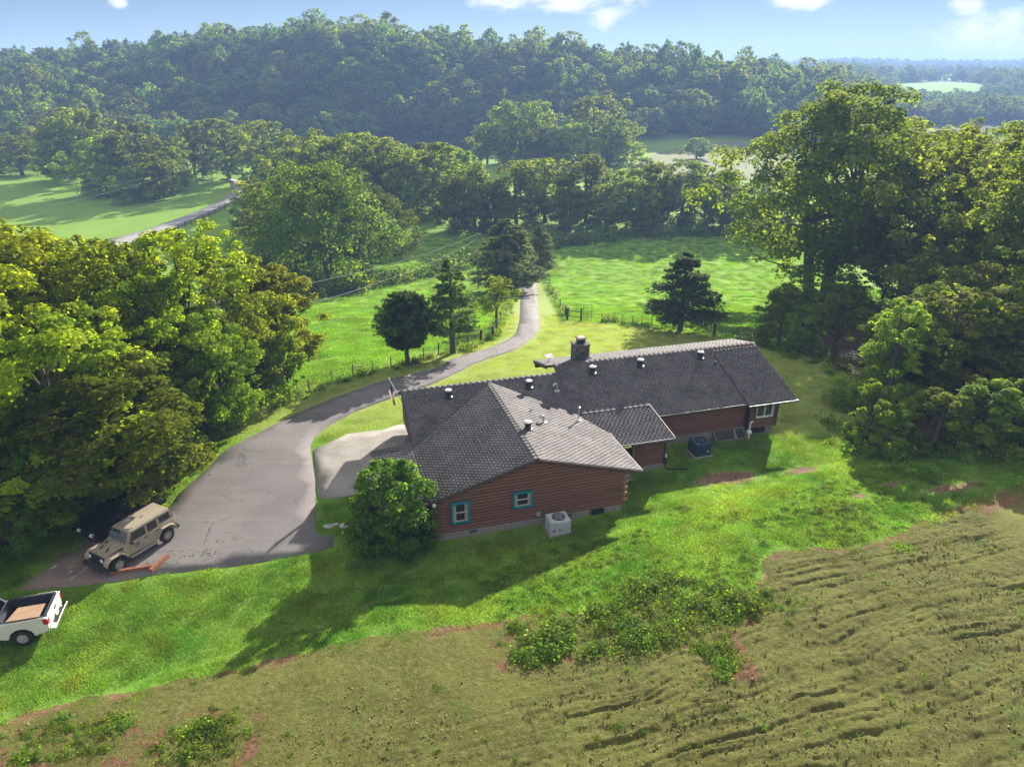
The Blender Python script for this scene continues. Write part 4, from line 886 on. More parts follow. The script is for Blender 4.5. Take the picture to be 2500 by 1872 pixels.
fr, fw_, fb_ = cloth('flag_red', (.55, .03, .04)), cloth('flag_white', (.8, .79, .77)), cloth('flag_blue', (.03, .05, .2))
V = []; Fc = []; M = []; nu, nv = 13, 12
for i in range(nu+1):
    for j in range(nv+1):
        q = j/nv; s = i/nu
        V.append((-.12+.34*q*.5-.22*s*(1-.5*q)+.02*sin(i*1.1), .10+.09*sin(i*1.3+q*2), 2.6-1.6*q-.55*s*(1-q)))
for i in range(nu):
    for j in range(nv):
        Fc.append((i*(nv+1)+j, (i+1)*(nv+1)+j, (i+1)*(nv+1)+j+1, i*(nv+1)+j+1)); M.append(2 if (i < 7 and j < 5) else i % 2)
me = raw_mesh('cloth', np.array(V), np.array(Fc), [fr, fw_, fb_], True, M); link('cloth', me, r)
# ------------------------------------------------------------------ vehicles
tyrem = simple('tyre_rubber', (.022, .021, .022), (.04, .036, .034), 9, .85, .3, 60)
rimm = simple('dull_rim', (.40, .38, .37), (.32, .30, .29), 6, .5, metal=.1)
bright = simple('bright_rim', (.62, .63, .65), (.5, .5, .52), 6, .3, metal=.35)
chrome, t, o = newmat('chrome'); NT(t).pbr(o, (.75, .76, .78), .15, None, .5, 1)
redl, t, o = newmat('red_lens'); NT(t).pbr(o, (.45, .012, .015), .2, None, .6)
lampm, t, o = newmat('lamp_lens'); NT(t).pbr(o, (.7, .72, .74), .1, None, .7)
autog, t, o = newmat('car_glass'); NT(t).pbr(o, (.012, .014, .017), .05, None, .9)
trimb = simple('black_plastic', (.025, .025, .027), (.035, .035, .036), 6, .6)
def paint(name, c, rough=.4, coat=.3):
    m, t, o = newmat(name); k = NT(t)
    cc = k.mix(k.ss(k.noise(1.5, 4, .6, k.objc()), .4, .75), c, tuple(x*.86+.01 for x in c))
    k.pbr(o, cc, rough, None, .4, 0, Coat_Weight=coat, Coat_Roughness=.15); return m
WHEELS = {}
def wheel(parent, x, y, z, r, w, spokes, rim_mat, side):
    key = (r, w, spokes, rim_mat.name)
    if key not in WHEELS:
        a = MB(); a.lathe([(r*.58, -w/2+.02), (r*.75, -w/2), (r*.93, -w/2+.02), (r, -w/2+.06), (r, w/2-.06), (r*.93, w/2-.02), (r*.75, w/2), (r*.58, w/2-.02), (r*.57, 0), (r*.58, -w/2+.02)], (0, 0, 0), 28, 'y', False)
        for i in range(26):   # tread lugs
            q = 2*pi*i/26; c, s = cos(q), sin(q); tx, tz = -s, c
            for yy in (-w*.27, w*.27):
                pts = [(r*.985*c+tx*.02*e, yy+f, r*.985*s+tz*.02*e) for e, f in ((-1, -.05), (1, -.05), (1, .05), (-1, .05))]
                pt2 = [(r*1.02*c+tx*.02*e, yy+f, r*1.02*s+tz*.02*e) for e, f in ((-1, -.05), (1, -.05), (1, .05), (-1, .05))]
                a.hexa(pts, pt2)
        b = MB(); b.lathe([(r*.60, -w/2+.03), (r*.62, w/2-.03), (r*.57, w/2-.02), (r*.54, w/2-.06), (r*.50, w/2-.10), (.0, w/2-.10)], (0, 0, 0), 24, 'y')
        for i in range(spokes):
            q = 2*pi*i/spokes; c, s = cos(q), sin(q); tx, tz = -s, c
            def pp(rad, hw_, yy): return [(rad*c+tx*hw_*e, yy, rad*s+tz*hw_*e) for e in (-1, 1)]
            i0, i1 = pp(r*.08, .035, w/2-.055), pp(r*.56, .05, w/2-.04); j0, j1 = pp(r*.08, .035, w/2-.10), pp(r*.56, .05, w/2-.10)
            b.hexa([j0[0], j1[0], j1[1], j0[1]], [i0[0], i1[0], i1[1], i0[1]])
        b.lathe([(r*.2, w/2-.09), (r*.17, w/2-.035), (0, w/2-.03)], (0, 0, 0), 12, 'y')
        WHEELS[key] = (a.mesh('tyre', tyrem, smooth=True), b.mesh('rim', rim_mat, smooth=True))
    tm, rm = WHEELS[key]
    o_ = link('wheel', tm, parent, (x, y, z), (0, 0, 0 if side > 0 else pi)); link('rim', rm, o_)
    return o_
def plate(parent, name, pts, mat, th=.012, out=(0, 1, 0)):
    b = MB(); o_ = Vector(out)*th; n = len(pts); P = [Vector(p) for p in pts]
    b.add(P+[p+o_ for p in P], [tuple(range(n)), tuple(range(2*n-1, n-1, -1))]+[(i, (i+1) % n, (i+1) % n+n, i+n) for i in range(n)])
    return b.build(name, mat, parent)
def jeep(loc, rz, pm, label, detail=True):
    J = tag(empty('off_road_car', loc, rz), label, 'car')
    R, WB = .42, 1.475
    b = MB()   # tub with wheel arches cut in the side profile
    def arch(cx, r, n=8): return [(cx+r*cos(pi*i/n), .44+r*sin(pi*i/n)*1.0) for i in range(n+1)]
    tub = [(-2.08, .58)]+[(x, z) for x, z in reversed(arch(-WB, .52))]+[(.72, .47), (.95, .52), (.98, 1.12), (.75, 1.17), (-2.12, 1.17)]
    b.prism_y(tub, -.77, .77); body = b.build('body', pm, J, bevel=.02, seg=1)
    b = MB(); b.hexa([(.74, -.70, .62), (2.02, -.60, .62), (2.02, .60, .62), (.74, .70, .62)], [(.74, -.70, 1.19), (2.02, -.58, 1.10), (2.02, .58, 1.10), (.74, .70, 1.19)])
    hood = b.build('hood', pm, J, bevel=.045)
    b = MB(); b.hexa([(.85, -.36, 1.185), (1.75, -.30, 1.12), (1.75, .30, 1.12), (.85, .36, 1.185)], [(.9, -.30, 1.225), (1.7, -.25, 1.155), (1.7, .25, 1.155), (.9, .30, 1.225)]); b.build('hood_bulge', pm, hood, bevel=.02, seg=1)
    for (x, y, l) in ((1.52, .24, .17), (1.52, -.24, .17), (1.12, -.42, .10)):
        zz = 1.168 if abs(y) < .3 else 1.172
        c = MB(); n = 12; c.add([(x+l*cos(2*pi*i/n), y+.045*sin(2*pi*i/n)+l*.35*cos(2*pi*i/n), zz+.018-(x+l*cos(2*pi*i/n)-1.52)*.08) for i in range(n)]+[(x+l*cos(2*pi*i/n), y+.045*sin(2*pi*i/n)+l*.35*cos(2*pi*i/n), zz-.02) for i in range(n)], [tuple(range(n)), tuple(range(2*n-1, n-1, -1))]+[(i, (i+1) % n, (i+1) % n+n, i+n) for i in range(n)])
        c.build('hood_vent', trimb, hood)
    for s in (-1, 1):
        c = MB(); c.hexa([(.80, s*.705-.012, 1.03), (1.75, s*.635-.012, 1.0), (1.75, s*.635+.012, 1.0), (.80, s*.705+.012, 1.03)], [(.80, s*.70-.012, 1.14), (1.75, s*.625-.012, 1.06), (1.75, s*.625+.012, 1.06), (.80, s*.70+.012, 1.14)]); c.build('side_decal', trimb, hood)
    b = MB(); b.hexa([(2.0, -.64, .60), (2.11, -.62, .60), (2.11, .62, .60), (2.0, .64, .60)], [(2.0, -.62, 1.12), (2.05, -.58, 1.09), (2.05, .58, 1.09), (2.0, .62, 1.12)]); gr = b.build('grille', trimb if detail else pm, J, bevel=.02, seg=1)
    if detail:
        b = MB()
        for i in range(8): y = -.36+.72*i/7; b.hexa([(2.1, y-.018, .66), (2.125, y-.018, .66), (2.125, y+.018, .66), (2.1, y+.018, .66)], [(2.06, y-.018, 1.03), (2.075, y-.018, 1.03), (2.075, y+.018, 1.03), (2.06, y+.018, 1.03)])
        b.build('grille_bar', trimb, gr)
    for s in (-1, 1): b = MB(); b.lathe([(.105, 0), (.11, .03), (.07, .06), (0, .07)], (2.06, s*.47, .90), 14, 'x'); b.build('headlight', lampm, J, smooth=True)
    for s in (-1, 1):
        for cx, x0, x1 in ((WB, .93, 2.12), (-WB, -2.06, -.86)):
            c = MB(); lo = [(x0, .58), (x0+.16, .86), (cx-.22, .99), (cx+.36, .985), (x1-.04, .80), (x1, .64)] if cx > 0 else [(x0, .62), (x0+.1, .84), (cx-.30, .985), (cx+.26, .99), (x1-.2, .82), (x1, .56)]
            hi = [(x, z+.055) for x, z in lo]; n = len(lo); ya, yb = s*.60, s*.97
            c.add([(x, ya, z) for x, z in lo]+[(x, yb, z-.02) for x, z in lo]+[(x, ya, z) for x, z in hi]+[(x, yb, z-.02) for x, z in hi],
                  [f for i in range(n-1) for f in ((i, i+1, i+1+n, i+n), (2*n+i, 3*n+i, 3*n+i+1, 2*n+i+1), (n+i, n+i+1, 3*n+i+1, 3*n+i))]+[(0, n, 3*n, 2*n), (n-1, 3*n-1, 4*n-1, 2*n-1)])
            c.build('fender', pm, J, bevel=.012, seg=1)
        for x in (WB, -WB): wheel(J, x, s*.79, R, R, .28, 6, rimm, s)
    b = MB(); b.box(2.14, 2.40, -.80, .80, .46, .66); b.box(2.05, 2.15, -.45, .45, .5, .62); b.build('bumper', trimb, J, bevel=.03, seg=1)
    b = MB(); b.box(-2.32, -2.12, -.84, .84, .46, .66); b.build('bumper', trimb, J, bevel=.03, seg=1)
    # cabin
    b = MB(); b.hexa([(.72, -.71, 1.15), (.78, -.71, 1.15), (.78, .71, 1.15), (.72, .71, 1.15)], [(.40, -.66, 1.70), (.46, -.66, 1.70), (.46, .66, 1.70), (.40, .66, 1.70)])
    ws = b.build('windscreen_frame', pm, J, bevel=.01, seg=1)
    plate(ws, 'windscreen', [(.775, -.63, 1.22), (.775, .63, 1.22), (.475, .59, 1.66), (.475, -.59, 1.66)], autog, .012, (.85, 0, .5))
    b = MB(); b.hexa([(-2.06, -.70, 1.70), (.50, -.68, 1.71), (.50, .68, 1.71), (-2.06, .70, 1.70)], [(-1.98, -.62, 1.83), (.40, -.60, 1.80), (.40, .60, 1.80), (-1.98, .62, 1.83)]); b.build('hard_top', pm, J, bevel=.03)
    b = MB(); b.hexa([(-2.05, -.70, 1.15), (.70, -.70, 1.15), (.70, .70, 1.15), (-2.05, .70, 1.15)], [(-2.02, -.655, 1.71), (.40, -.655, 1.71), (.40, .655, 1.71), (-2.02, .655, 1.71)]); b.build('cabin', trimb, J)
    for s in (-1, 1):
        def pz(x, z): return (x, s*(.715-(z-1.15)/.56*.05), z)
        for q in ([(.72, 1.15), (.62, 1.15), (.32, 1.71), (.42, 1.71)], [(-.40, 1.15), (-.52, 1.15), (-.52, 1.71), (-.40, 1.71)], [(-1.12, 1.15), (-1.26, 1.15), (-1.26, 1.71), (-1.12, 1.71)], [(-1.95, 1.15), (-2.07, 1.15), (-2.04, 1.71), (-1.92, 1.71)], [(.62, 1.66), (-2.0, 1.66), (-2.0, 1.71), (.42, 1.71)], [(-1.26, 1.15), (-1.95, 1.15), (-1.95, 1.27), (-1.26, 1.27)]):
            plate(J, 'pillar', [pz(*p) for p in (q if s < 0 else q)], pm, .02, (0, s, 0))
        for q in ([(.60, 1.18), (-.38, 1.18), (-.38, 1.65), (.36, 1.65)], [(-.54, 1.18), (-1.10, 1.18), (-1.10, 1.65), (-.54, 1.65)], [(-1.28, 1.29), (-1.93, 1.29), (-1.91, 1.65), (-1.28, 1.65)]):
            plate(J, 'side_window', [pz(*p) for p in q], autog, .008, (0, s, 0))
        for x0, x1 in ((-.44, .66), (-1.15, -.47)):
            d = MB(); lo = .56
            pr = [(x0, lo), (x1, lo), (x1, 1.14), (x0, 1.14)] if x0 > -1 else [(x0, .98), (x0+.18, .62), (x1, lo), (x1, 1.14), (x0, 1.14)]
            d.prism_y(pr, min(s*.765, s*.79), max(s*.765, s*.79)); dd = d.build('door', pm, J, bevel=.012, seg=1)
            h_ = MB(); h_.box(x0+.06, x0+.24, min(s*.79, s*.825), max(s*.79, s*.825), 1.02, 1.06); h_.build('handle', trimb, dd)
            if x0 > -1 and detail:   # star in a ring
                e = MB(); cx, cz, n = .22, .90, 24
                ring = [(cx+r_*cos(2*pi*i/n), s*.7935, cz+r_*sin(2*pi*i/n)) for r_ in (.115, .14) for i in range(n)]
                e.add(ring, [(i, (i+1) % n, (i+1) % n+n, i+n) for i in range(n)])
                st = [(cx+(.105 if i % 2 == 0 else .042)*cos(pi/2+pi*i/5), s*.7935, cz+(.105 if i % 2 == 0 else .042)*sin(pi/2+pi*i/5)) for i in range(10)]
                e.add(st+[(cx, s*.7935, cz)], [(i, (i+1) % 10, 10) for i in range(10)]); e.build('star_emblem', trimb, dd)
                e = MB(); e.box(-.10, .28, min(s*.79, s*.794), max(s*.79, s*.794), .655, .67); e.build('door_script', trimb, dd)
        m = MB(); m.box(.50, .62, min(s*.80, s*1.0), max(s*.80, s*1.0), 1.16, 1.32); m.build('mirror', trimb, J, bevel=.02, seg=1)
        m = MB(); m.box(-.85, .75, min(s*.74, s*.90), max(s*.74, s*.90), .36, .42); m.build('side_step', rimm, J)
    o_ = wheel(J, -2.22, 0, 1.0, .40, .26, 6, rimm, 1); o_.rotation_euler = (0, 0, pi/2)
    return J
HD = math.atan2(-.88, -.474)
h2 = np.array([cos(HD), sin(HD)]); n2 = np.array([-h2[1], h2[0]])    # heading, left
jc = np.array([-20.65, 32.25])
tanp = paint('tan_paint', (.36, .31, .235), .5, .2); silverp = paint('silver_paint', (.38, .39, .41), .3, .6)
jeep((*jc, zt(*jc)+.04), HD, tanp, 'tan boxy off-road car with a black star on its door, nearest the timbers')
jb = jc-n2*5.1-h2*4.3; jeep((*jb, zt(*jb)+.03), HD, silverp, 'silver grey boxy off-road car half hidden under the tree', False)
def saloon(loc, rz, pm, label):
    S = tag(empty('parked_car', loc, rz), label, 'car'); R, WB = .33, 1.36
    def arch(cx, r=.38, n=8): return [(cx+r*cos(pi*i/n), .33+r*sin(pi*i/n)) for i in range(n, -1, -1)]
    b = MB(); b.prism_y([(-2.3, .35)]+arch(-WB)+arch(WB)+[(2.28, .32), (2.33, .55), (2.2, .74), (1.15, .95), (-1.75, 1.0), (-2.3, .92)], -.88, .88); b.build('body', pm, S, bevel=.06)
    b = MB(); b.hexa([(-1.9, -.80, .96), (1.2, -.80, .92), (1.2, .80, .92), (-1.9, .80, .96)], [(-1.2, -.62, 1.45), (.25, -.62, 1.45), (.25, .62, 1.45), (-1.2, .62, 1.45)]); cab = b.build('cabin', pm, S, bevel=.06)
    plate(cab, 'windscreen', [(1.13, -.70, .97), (1.13, .70, .97), (.36, .56, 1.40), (.36, -.56, 1.40)], autog, .02, (.5, 0, .85))
    plate(cab, 'rear_window', [(-1.80, -.68, 1.02), (-1.28, -.56, 1.40), (-1.28, .56, 1.40), (-1.80, .68, 1.02)], autog, .02, (-.6, 0, .8))
    for s in (-1, 1):
        plate(cab, 'side_window', [(.95, s*.775, 1.0), (-.45, s*.775, 1.0), (-.45, s*.645, 1.39), (.25, s*.645, 1.39)], autog, .02, (0, s, .2))
        plate(cab, 'side_window', [(-.55, s*.775, 1.0), (-1.6, s*.775, 1.02), (-1.2, s*.645, 1.39), (-.55, s*.645, 1.39)], autog, .02, (0, s, .2))
        b = MB(); b.hexa([(2.05, s*.58-.16, .60), (2.34, s*.55-.16, .60), (2.30, s*.55+.16, .60), (2.05, s*.66+.16, .60)], [(1.95, s*.58-.16, .74), (2.26, s*.55-.16, .70), (2.20, s*.55+.16, .70), (1.95, s*.66+.16, .75)]); b.build('headlight', lampm, S)
        b = MB(); b.box(.75, .9, min(s*.86, s*1.02), max(s*.86, s*1.02), .95, 1.07); b.build('mirror', pm, S, bevel=.02, seg=1)
        for x in (WB, -WB): wheel(S, x, s*.78, R, R, .22, 5, rimm, s)
    b = MB(); b.box(2.27, 2.36, -.5, .5, .36, .54); b.build('grille', trimb, S, bevel=.02, seg=1)
    return S
sb = jc-n2*3.0-h2*1.5; saloon((*sb, zt(*sb)+.03), HD, paint('black_paint', (.012, .014, .018), .2, .8), 'black car parked beside the tan off-road car under the trees')
# pickup
def pickup(loc, rz):
    P = tag(empty('pickup_truck', loc, rz), 'white pickup truck with open black bed at the left edge of the grass', 'truck'); R = .40
    wp = paint('white_paint', (.76, .74, .70), .35, .5); bedm = simple('bed_liner', (.03, .035, .045), (.05, .055, .065), 8, .7)
    xr = -1.62; xf = 1.95     # axles
    def arch(cx, r=.52, n=10): return [(cx+r*cos(pi*i/n), .42+r*sin(pi*i/n)*.95) for i in range(n, -1, -1)]
    for s in (-1, 1):   # bed sides
        b = MB(); b.prism_y([(-2.78, .62), (-2.5, .52)]+arch(xr)+[(-.72, .50), (-.72, 1.33), (-2.72, 1.36), (-2.80, 1.2)], min(s*.80, s*.98), max(s*.80, s*.98)); b.build('bed_side', wp, P, bevel=.035)
        b = MB(); b.box(-2.68, -.74, min(s*.785, s*.80), max(s*.785, s*.80), .75, 1.335); b.build('bed_liner', bedm, P)
        b = MB(); b.box(-2.70, -.74, min(s*.79, s*.90), max(s*.79, s*.90), 1.345, 1.372); b.build('rail_cap', bedm, P)
        b = MB(); q = [(x, z) for x, z in arch(xr, .48)]; b.prism_y([(xr-.48, .75)]+[(x, max(z, .75)+.04) for x, z in q]+[(xr+.48, .75)], min(s*.56, s*.79), max(s*.56, s*.79)); b.build('wheel_well', bedm, P)
        b = MB(); b.hexa([(-2.83, s*.90-.075, .98), (-2.62, s*.935-.06, .98), (-2.62, s*.935+.06, .98), (-2.83, s*.92+.075, .98)], [(-2.82, s*.90-.075, 1.30), (-2.60, s*.935-.06, 1.30), (-2.60, s*.935+.06, 1.30), (-2.82, s*.92+.075, 1.30)]); b.build('tail_light', redl, P, bevel=.015, seg=1)
    b = MB(); b.box(-2.72, -.72, -.80, .80, .68, .76)
    for i in range(11): y = -.72+1.44*i/10; b.box(-2.66, -.78, y-.035, y+.035, .76, .78)
    b.build('bed_floor', bedm, P)
    b = MB(); b.box(-.78, -.70, -.80, .80, .7, 1.34); b.build('bed_front', bedm, P)
    b = MB(); b.prism_y([(-2.79, .66), (-2.70, .66), (-2.70, 1.35), (-2.80, 1.37), (-2.85, 1.2)], -.80, .80); tg = b.build('tailgate', wp, P, bevel=.012, seg=1)
    b = MB(); b.box(-2.79, -2.66, -.80, .80, 1.372, 1.392); b.box(-2.70, -2.68, -.76, .76, .76, 1.34); b.build('gate_cap', bedm, tg)
    b = MB(); b.box(-2.87, -2.83, -.12, .12, 1.13, 1.22); b.build('gate_handle', trimb, tg)
    for y0, y1, z0 in ((-.46, -.20, 1.05), (.24, .40, 1.03), (.02, .12, .98), (-.06, -.02, .98), (-.62, -.56, .92)): b = MB(); b.box(-2.838, -2.81, y0, y1, z0, z0+.035); b.build('badge', trimb, tg)
    b = MB(); b.prism_y([(-2.86, .46), (-3.02, .48), (-3.06, .58), (-3.04, .70), (-2.82, .72)], -.95, .95); bp = b.build('bumper', chrome, P, bevel=.02, seg=2)
    b = MB(); b.box(-3.03, -2.84, -.55, .55, .715, .735); b.build('bumper_pad', trimb, bp)
    b = MB(); b.hexa([(-2.90, -.17, .76), (-2.88, -.17, .76), (-2.88, .13, .76), (-2.90, .13, .76)], [(-2.86, -.17, .90), (-2.845, -.17, .90), (-2.845, .13, .90), (-2.86, .13, .90)]); b.build('licence_plate', lampm, tg)
    b = MB(); b.prism_y([(-.68, .50), (1.42, .48)]+arch(xf)+[(2.75, .55), (2.85, .80), (2.75, 1.05), (1.35, 1.18), (-.68, 1.25)], -.96, .96); b.build('body', wp, P, bevel=.05)
    b = MB(); b.hexa([(-.66, -.93, 1.2), (1.45, -.93, 1.16), (1.45, .93, 1.16), (-.66, .93, 1.2)], [(-.32, -.74, 1.82), (.65, -.74, 1.82), (.65, .74, 1.82), (-.32, .74, 1.82)]); cab = b.build('cab', wp, P, bevel=.05)
    plate(cab, 'rear_window', [(-.60, -.70, 1.32), (-.385, -.60, 1.72), (-.385, .60, 1.72), (-.60, .70, 1.32)], autog, .03, (-.9, 0, .4))
    plate(cab, 'windscreen', [(1.36, -.78, 1.22), (1.36, .78, 1.22), (.73, .66, 1.76), (.73, -.66, 1.76)], autog, .02, (.6, 0, .75))
    for s in (-1, 1):
        plate(cab, 'side_window', [(1.05, s*.90, 1.24), (-.45, s*.90, 1.28), (-.25, s*.765, 1.74), (.55, s*.765, 1.74)], autog, .02, (0, s, .3))
        d = MB(); d.box(.05, 1.25, min(s*.955, s*.975), max(s*.955, s*.975), .56, 1.16); dd = d.build('door', wp, P, bevel=.01, seg=1); h_ = MB(); h_.box(.12, .3, min(s*.97, s*1.0), max(s*.97, s*1.0), 1.03, 1.07); h_.build('handle', chrome, dd)
        m = MB(); m.box(.98, 1.12, min(s*.96, s*1.2), max(s*.96, s*1.2), 1.2, 1.36); m.build('mirror', trimb, P, bevel=.02, seg=1)
        for x in (xf, xr): wheel(P, x, s*.87, R, R, .27, 5, bright, s)
        b = MB(); b.box(2.72, 2.87, min(s*.58, s*.9), max(s*.58, s*.9), .82, 1.0); b.build('headlight', lampm, P)
    b = MB(); b.box(2.78, 2.9, -.55, .55, .7, 1.0); b.build('grille', chrome, P, bevel=.02, seg=1)
    b = MB(); b.box(2.8, 3.0, -.95, .95, .46, .66); b.build('bumper', chrome, P, bevel=.03, seg=1)
    return P
TH = math.atan2(-.262, -.965); th2 = np.array([cos(TH), sin(TH)]); tn2 = np.array([-th2[1], th2[0]])
tc_ = np.array([-22.4, 25.4])+th2*1.62-tn2*.83
pickup((*tc_, zt(*tc_)+.02), TH)
cardm = simple('cardboard', (.31, .20, .125), (.37, .245, .16), 3, .85, .1, 20)
bp_ = tc_-th2*1.80+tn2*.38
b = MB(); b.hexa([(-.70, -.42, .0), (.42, -.42, .0), (.62, .56, .03), (-.72, .56, .03)], [(-.70, -.42, .025), (.42, -.42, .025), (.62, .56, .055), (-.72, .56, .055)])
o_ = b.build('wooden_sheet', cardm, None); o_.location = (*bp_, zt(*tc_)+1.41); o_.rotation_euler = (0.02, 0, TH)
tag(o_, 'tan flat sheet of board lying across the bed of the white pickup', 'board')
# landscape timbers
timb = simple('red_timber', (.22, .075, .045), (.32, .14, .09), 5, .85, .4, 30, stretch=(1, 6, 6))
def timber(p, q, w, h_, label):
    p, q = np.array(p), np.array(q); m = (p+q)/2; ln = np.hypot(*(q-p)); b = MB(); b.box(-ln/2, ln/2, -w/2, w/2, -.05, h_)
    o_ = b.build('timber', timb, None, bevel=.02); o_.location = (*m, zt(*m)+.02); o_.rotation_euler = (0, 0, math.atan2(*(q-p)[::-1])); tag(o_, label, 'timber', 'red timbers edging the parking area')
timber((-21.0, 30.28), (-19.02, 30.82), .2, .22, 'long red brown timber lying along the lower edge of the asphalt')
timber((-18.98, 30.42), (-18.62, 31.75), .2, .24, 'short sunlit red timber lying across the end of the longer one')
stonef = simple('pale_stone', (.42, .42, .38), (.32, .32, .28), 8, .9, .4, 20)
for i, ((x, y), r_) in enumerate(zip(STONES, (.34, .36, .22))):
    rr = np.random.default_rng(i); n = 9; b = MB(); ra = [r_*rr.uniform(.75, 1.1) for _ in range(n)]
    b.add([(ra[j]*cos(2*pi*j/n), ra[j]*.75*sin(2*pi*j/n), -.05) for j in range(n)]+[(ra[j]*.95*cos(2*pi*j/n), ra[j]*.7*sin(2*pi*j/n), .05) for j in range(n)], [tuple(range(n-1, -1, -1)), tuple(range(n, 2*n))]+[(j, (j+1) % n, (j+1) % n+n, j+n) for j in range(n)])
    o_ = b.build('stepping_stone', stonef, None); o_.location = (x, y, zt(x, y)+.01)
    tag(o_, ['left pale flat stepping stone in the grass beside the asphalt', 'right pale flat stepping stone in the grass near the round bush', 'smallest pale flat stone between the two larger stepping stones'][i], 'stone', 'stepping stones in the grass')

# ------------------------------------------------------------------ fences, gates, poles
postw = simple('grey_post', (.20, .17, .14), (.12, .10, .085), 6, .9, .3, 30)
postd = simple('dark_post', (.05, .042, .035), (.08, .066, .055), 6, .9, .3, 30)
steel = simple('rusty_steel', (.10, .085, .075), (.15, .12, .1), 8, .7)
wirem = simple('fence_wire', (.22, .21, .2), None, 5, .5, metal=.4)
POST = {}
def post_mesh(r, h_, mat):
    k_ = (r, h_, mat.name)
    if k_ not in POST: b = MB(); b.tube([(0, 0, -.4), (0, 0, h_*.6), (.01, .005, h_)], [r*1.05, r, r*.9], 7); POST[k_] = b.mesh('post', mat)
    return POST[k_]
rf = np.random.default_rng(12)
def wire_fence(pts, label, h_=1.25, r=.055, mats=(postw,), nw=4, big=(), cat='fence', group='wire fences round the pasture'):
    c = pts[0]; z0 = zt(*c); Fo = tag(empty('wire_fence', (*c, z0)), label, cat, group)
    for i, (x, y) in enumerate(pts):
        rr, hh = (r*1.9, h_*1.15) if i in big else (r*(1 if i % 2 else .75), h_)
        q = link('post', post_mesh(rr, hh, mats[i % len(mats)]), Fo, (x-c[0], y-c[1], zt(x, y)-z0), (rf.normal(0, .03), rf.normal(0, .03), rf.uniform(0, 6)))
    for w_ in range(nw):
        b = MB(); zz = .22+(h_-.3)*w_/(nw-1); pp = []
        for (x, y), (x2, y2) in zip(pts[:-1], pts[1:]):
            for s in (0, .5): xx, yy = x+(x2-x)*s, y+(y2-y)*s; pp.append((xx-c[0], yy-c[1], zt(xx, yy)-z0+zz-.03*(s > 0)))
        pp.append((pts[-1][0]-c[0], pts[-1][1]-c[1], zt(*pts[-1])-z0+zz))
        b.tube(pp, .011, 4, False); b.build('wire', wirem, Fo)
    return Fo
wire_fence(LPOST[:13], 'wire fence with thin grey posts along the left side of the drive', 1.2, .05, (postw, steel), 4, (2,))
wire_fence(LPOST[12:], 'wire fence with darker wooden posts left of the upper drive by the cedars', 1.3, .08, (postd,), 4, (3, 4, 5))
wire_fence(RPOST+[(7.2, 89.6)], 'wire fence with dark posts along the right side of the upper drive', 1.25, .075, (postd,), 4, (7, 8))
wire_fence(RPOST2, 'wire fence with thin posts between the mown lawn and the pasture', 1.25, .05, (steel, postw), 4, (10,))
wire_fence(RPOST3, 'wire fence with thin posts running right towards the tall trees', 1.25, .05, (steel,), 5)
def gate(name, p, q, h_, bars, label, arch_top=False, wood=False, posts=(True, True)):
    p, q = np.array(p), np.array(q); z0 = zt(*p); rz = math.atan2(*(q-p)[::-1]); ln = float(np.hypot(*(q-p))); dz = zt(*q)-z0
    Go = tag(empty(name, (*p, z0), rz), label, 'gate')
    if wood:
        for x in (0, ln): link('post', post_mesh(.12, h_, postd), Go, (x, 0, dz*x/ln))
        b = MB(); b.tube([(0, -.05, h_*.72), (ln, -.05, h_*.72+dz)], .06, 7); b.build('rail', postd, Go)
        b = MB(); b.tube([(0, -.05, h_*.3), (ln, -.05, h_*.3+dz)], .045, 7); b.build('rail', postd, Go)
    else:
        if posts[0]: link('post', post_mesh(.11, h_*1.2, postd), Go, (-.12, 0, 0))
        if posts[1]: link('post', post_mesh(.11, h_*1.1, postd), Go, (ln+.12, 0, dz))
        for i in range(bars):
            z = .2+(h_-.25)*i/(bars-1); b = MB(); b.tube([(0, 0, z), (ln, 0, z+dz)], .028, 6); b.build('bar', steel, Go)
        for x in np.linspace(0, ln, 4 if ln > 3 else 3): b = MB(); b.tube([(x, 0, .18+dz*x/ln), (x, 0, h_+dz*x/ln)], .03, 6); b.build('upright', steel, Go)
        if arch_top: b = MB(); b.tube([(0, 0, h_), (0, 0, h_*1.6), (.12, 0, h_*1.72), (ln-.12, 0, h_*1.72+dz), (ln, 0, h_*1.6+dz), (ln, 0, h_+dz)], .035, 6); b.build('arch', steel, Go)
gate('wooden_gateway', GPOST[0], GPOST[1], 1.75, 2, 'dark wooden post and rail gateway at the pasture corner', wood=True)
gate('metal_gate', (GPOST[1][0]+.25, GPOST[1][1]-.06), GPOST[2], 1.3, 5, 'narrow metal gate with a tall hoop over it at the pasture corner', True, posts=(False, False))
gate('metal_gate', GATE2[0], GATE2[1], 1.25, 6, 'left metal pasture gate next to the dark corner post by the lawn', posts=(True, False))
gate('metal_gate', (GATE2[1][0]+.15, GATE2[1][1]-.05), GATE2[2], 1.25, 6, 'right metal pasture gate half hidden behind the shrubs', posts=(False, True))
def rail_fence(pts, label, step, h_=1.35):
    c = pts[0]; z0 = zt(*c); Fo = tag(empty('rail_fence', (*c, z0)), label, 'fence', 'dark board fences in the far meadow')
    P = smooth_line(pts, step)
    POSTB = post_mesh(.10, h_, postd)
    for (x, y) in P: link('post', POSTB, Fo, (x-c[0], y-c[1], zt(x, y)-z0))
    bx_ = MB(); bx_.box(0, 1, -.03, .03, -.06, .06); RAIL = bx_.mesh('board', postd)
    for (x, y), (x2, y2) in zip(P[:-1], P[1:]):
        l = math.hypot(x2-x, y2-y); za, zb_ = zt(x, y), zt(x2, y2); rz = math.atan2(y2-y, x2-x)
        for zz in (.35, .75, 1.15): link('board', RAIL, Fo, (x-c[0], y-c[1]-.11, za-z0+zz), (0, -math.atan2(zb_-za, l), rz), (l, 1, 1))
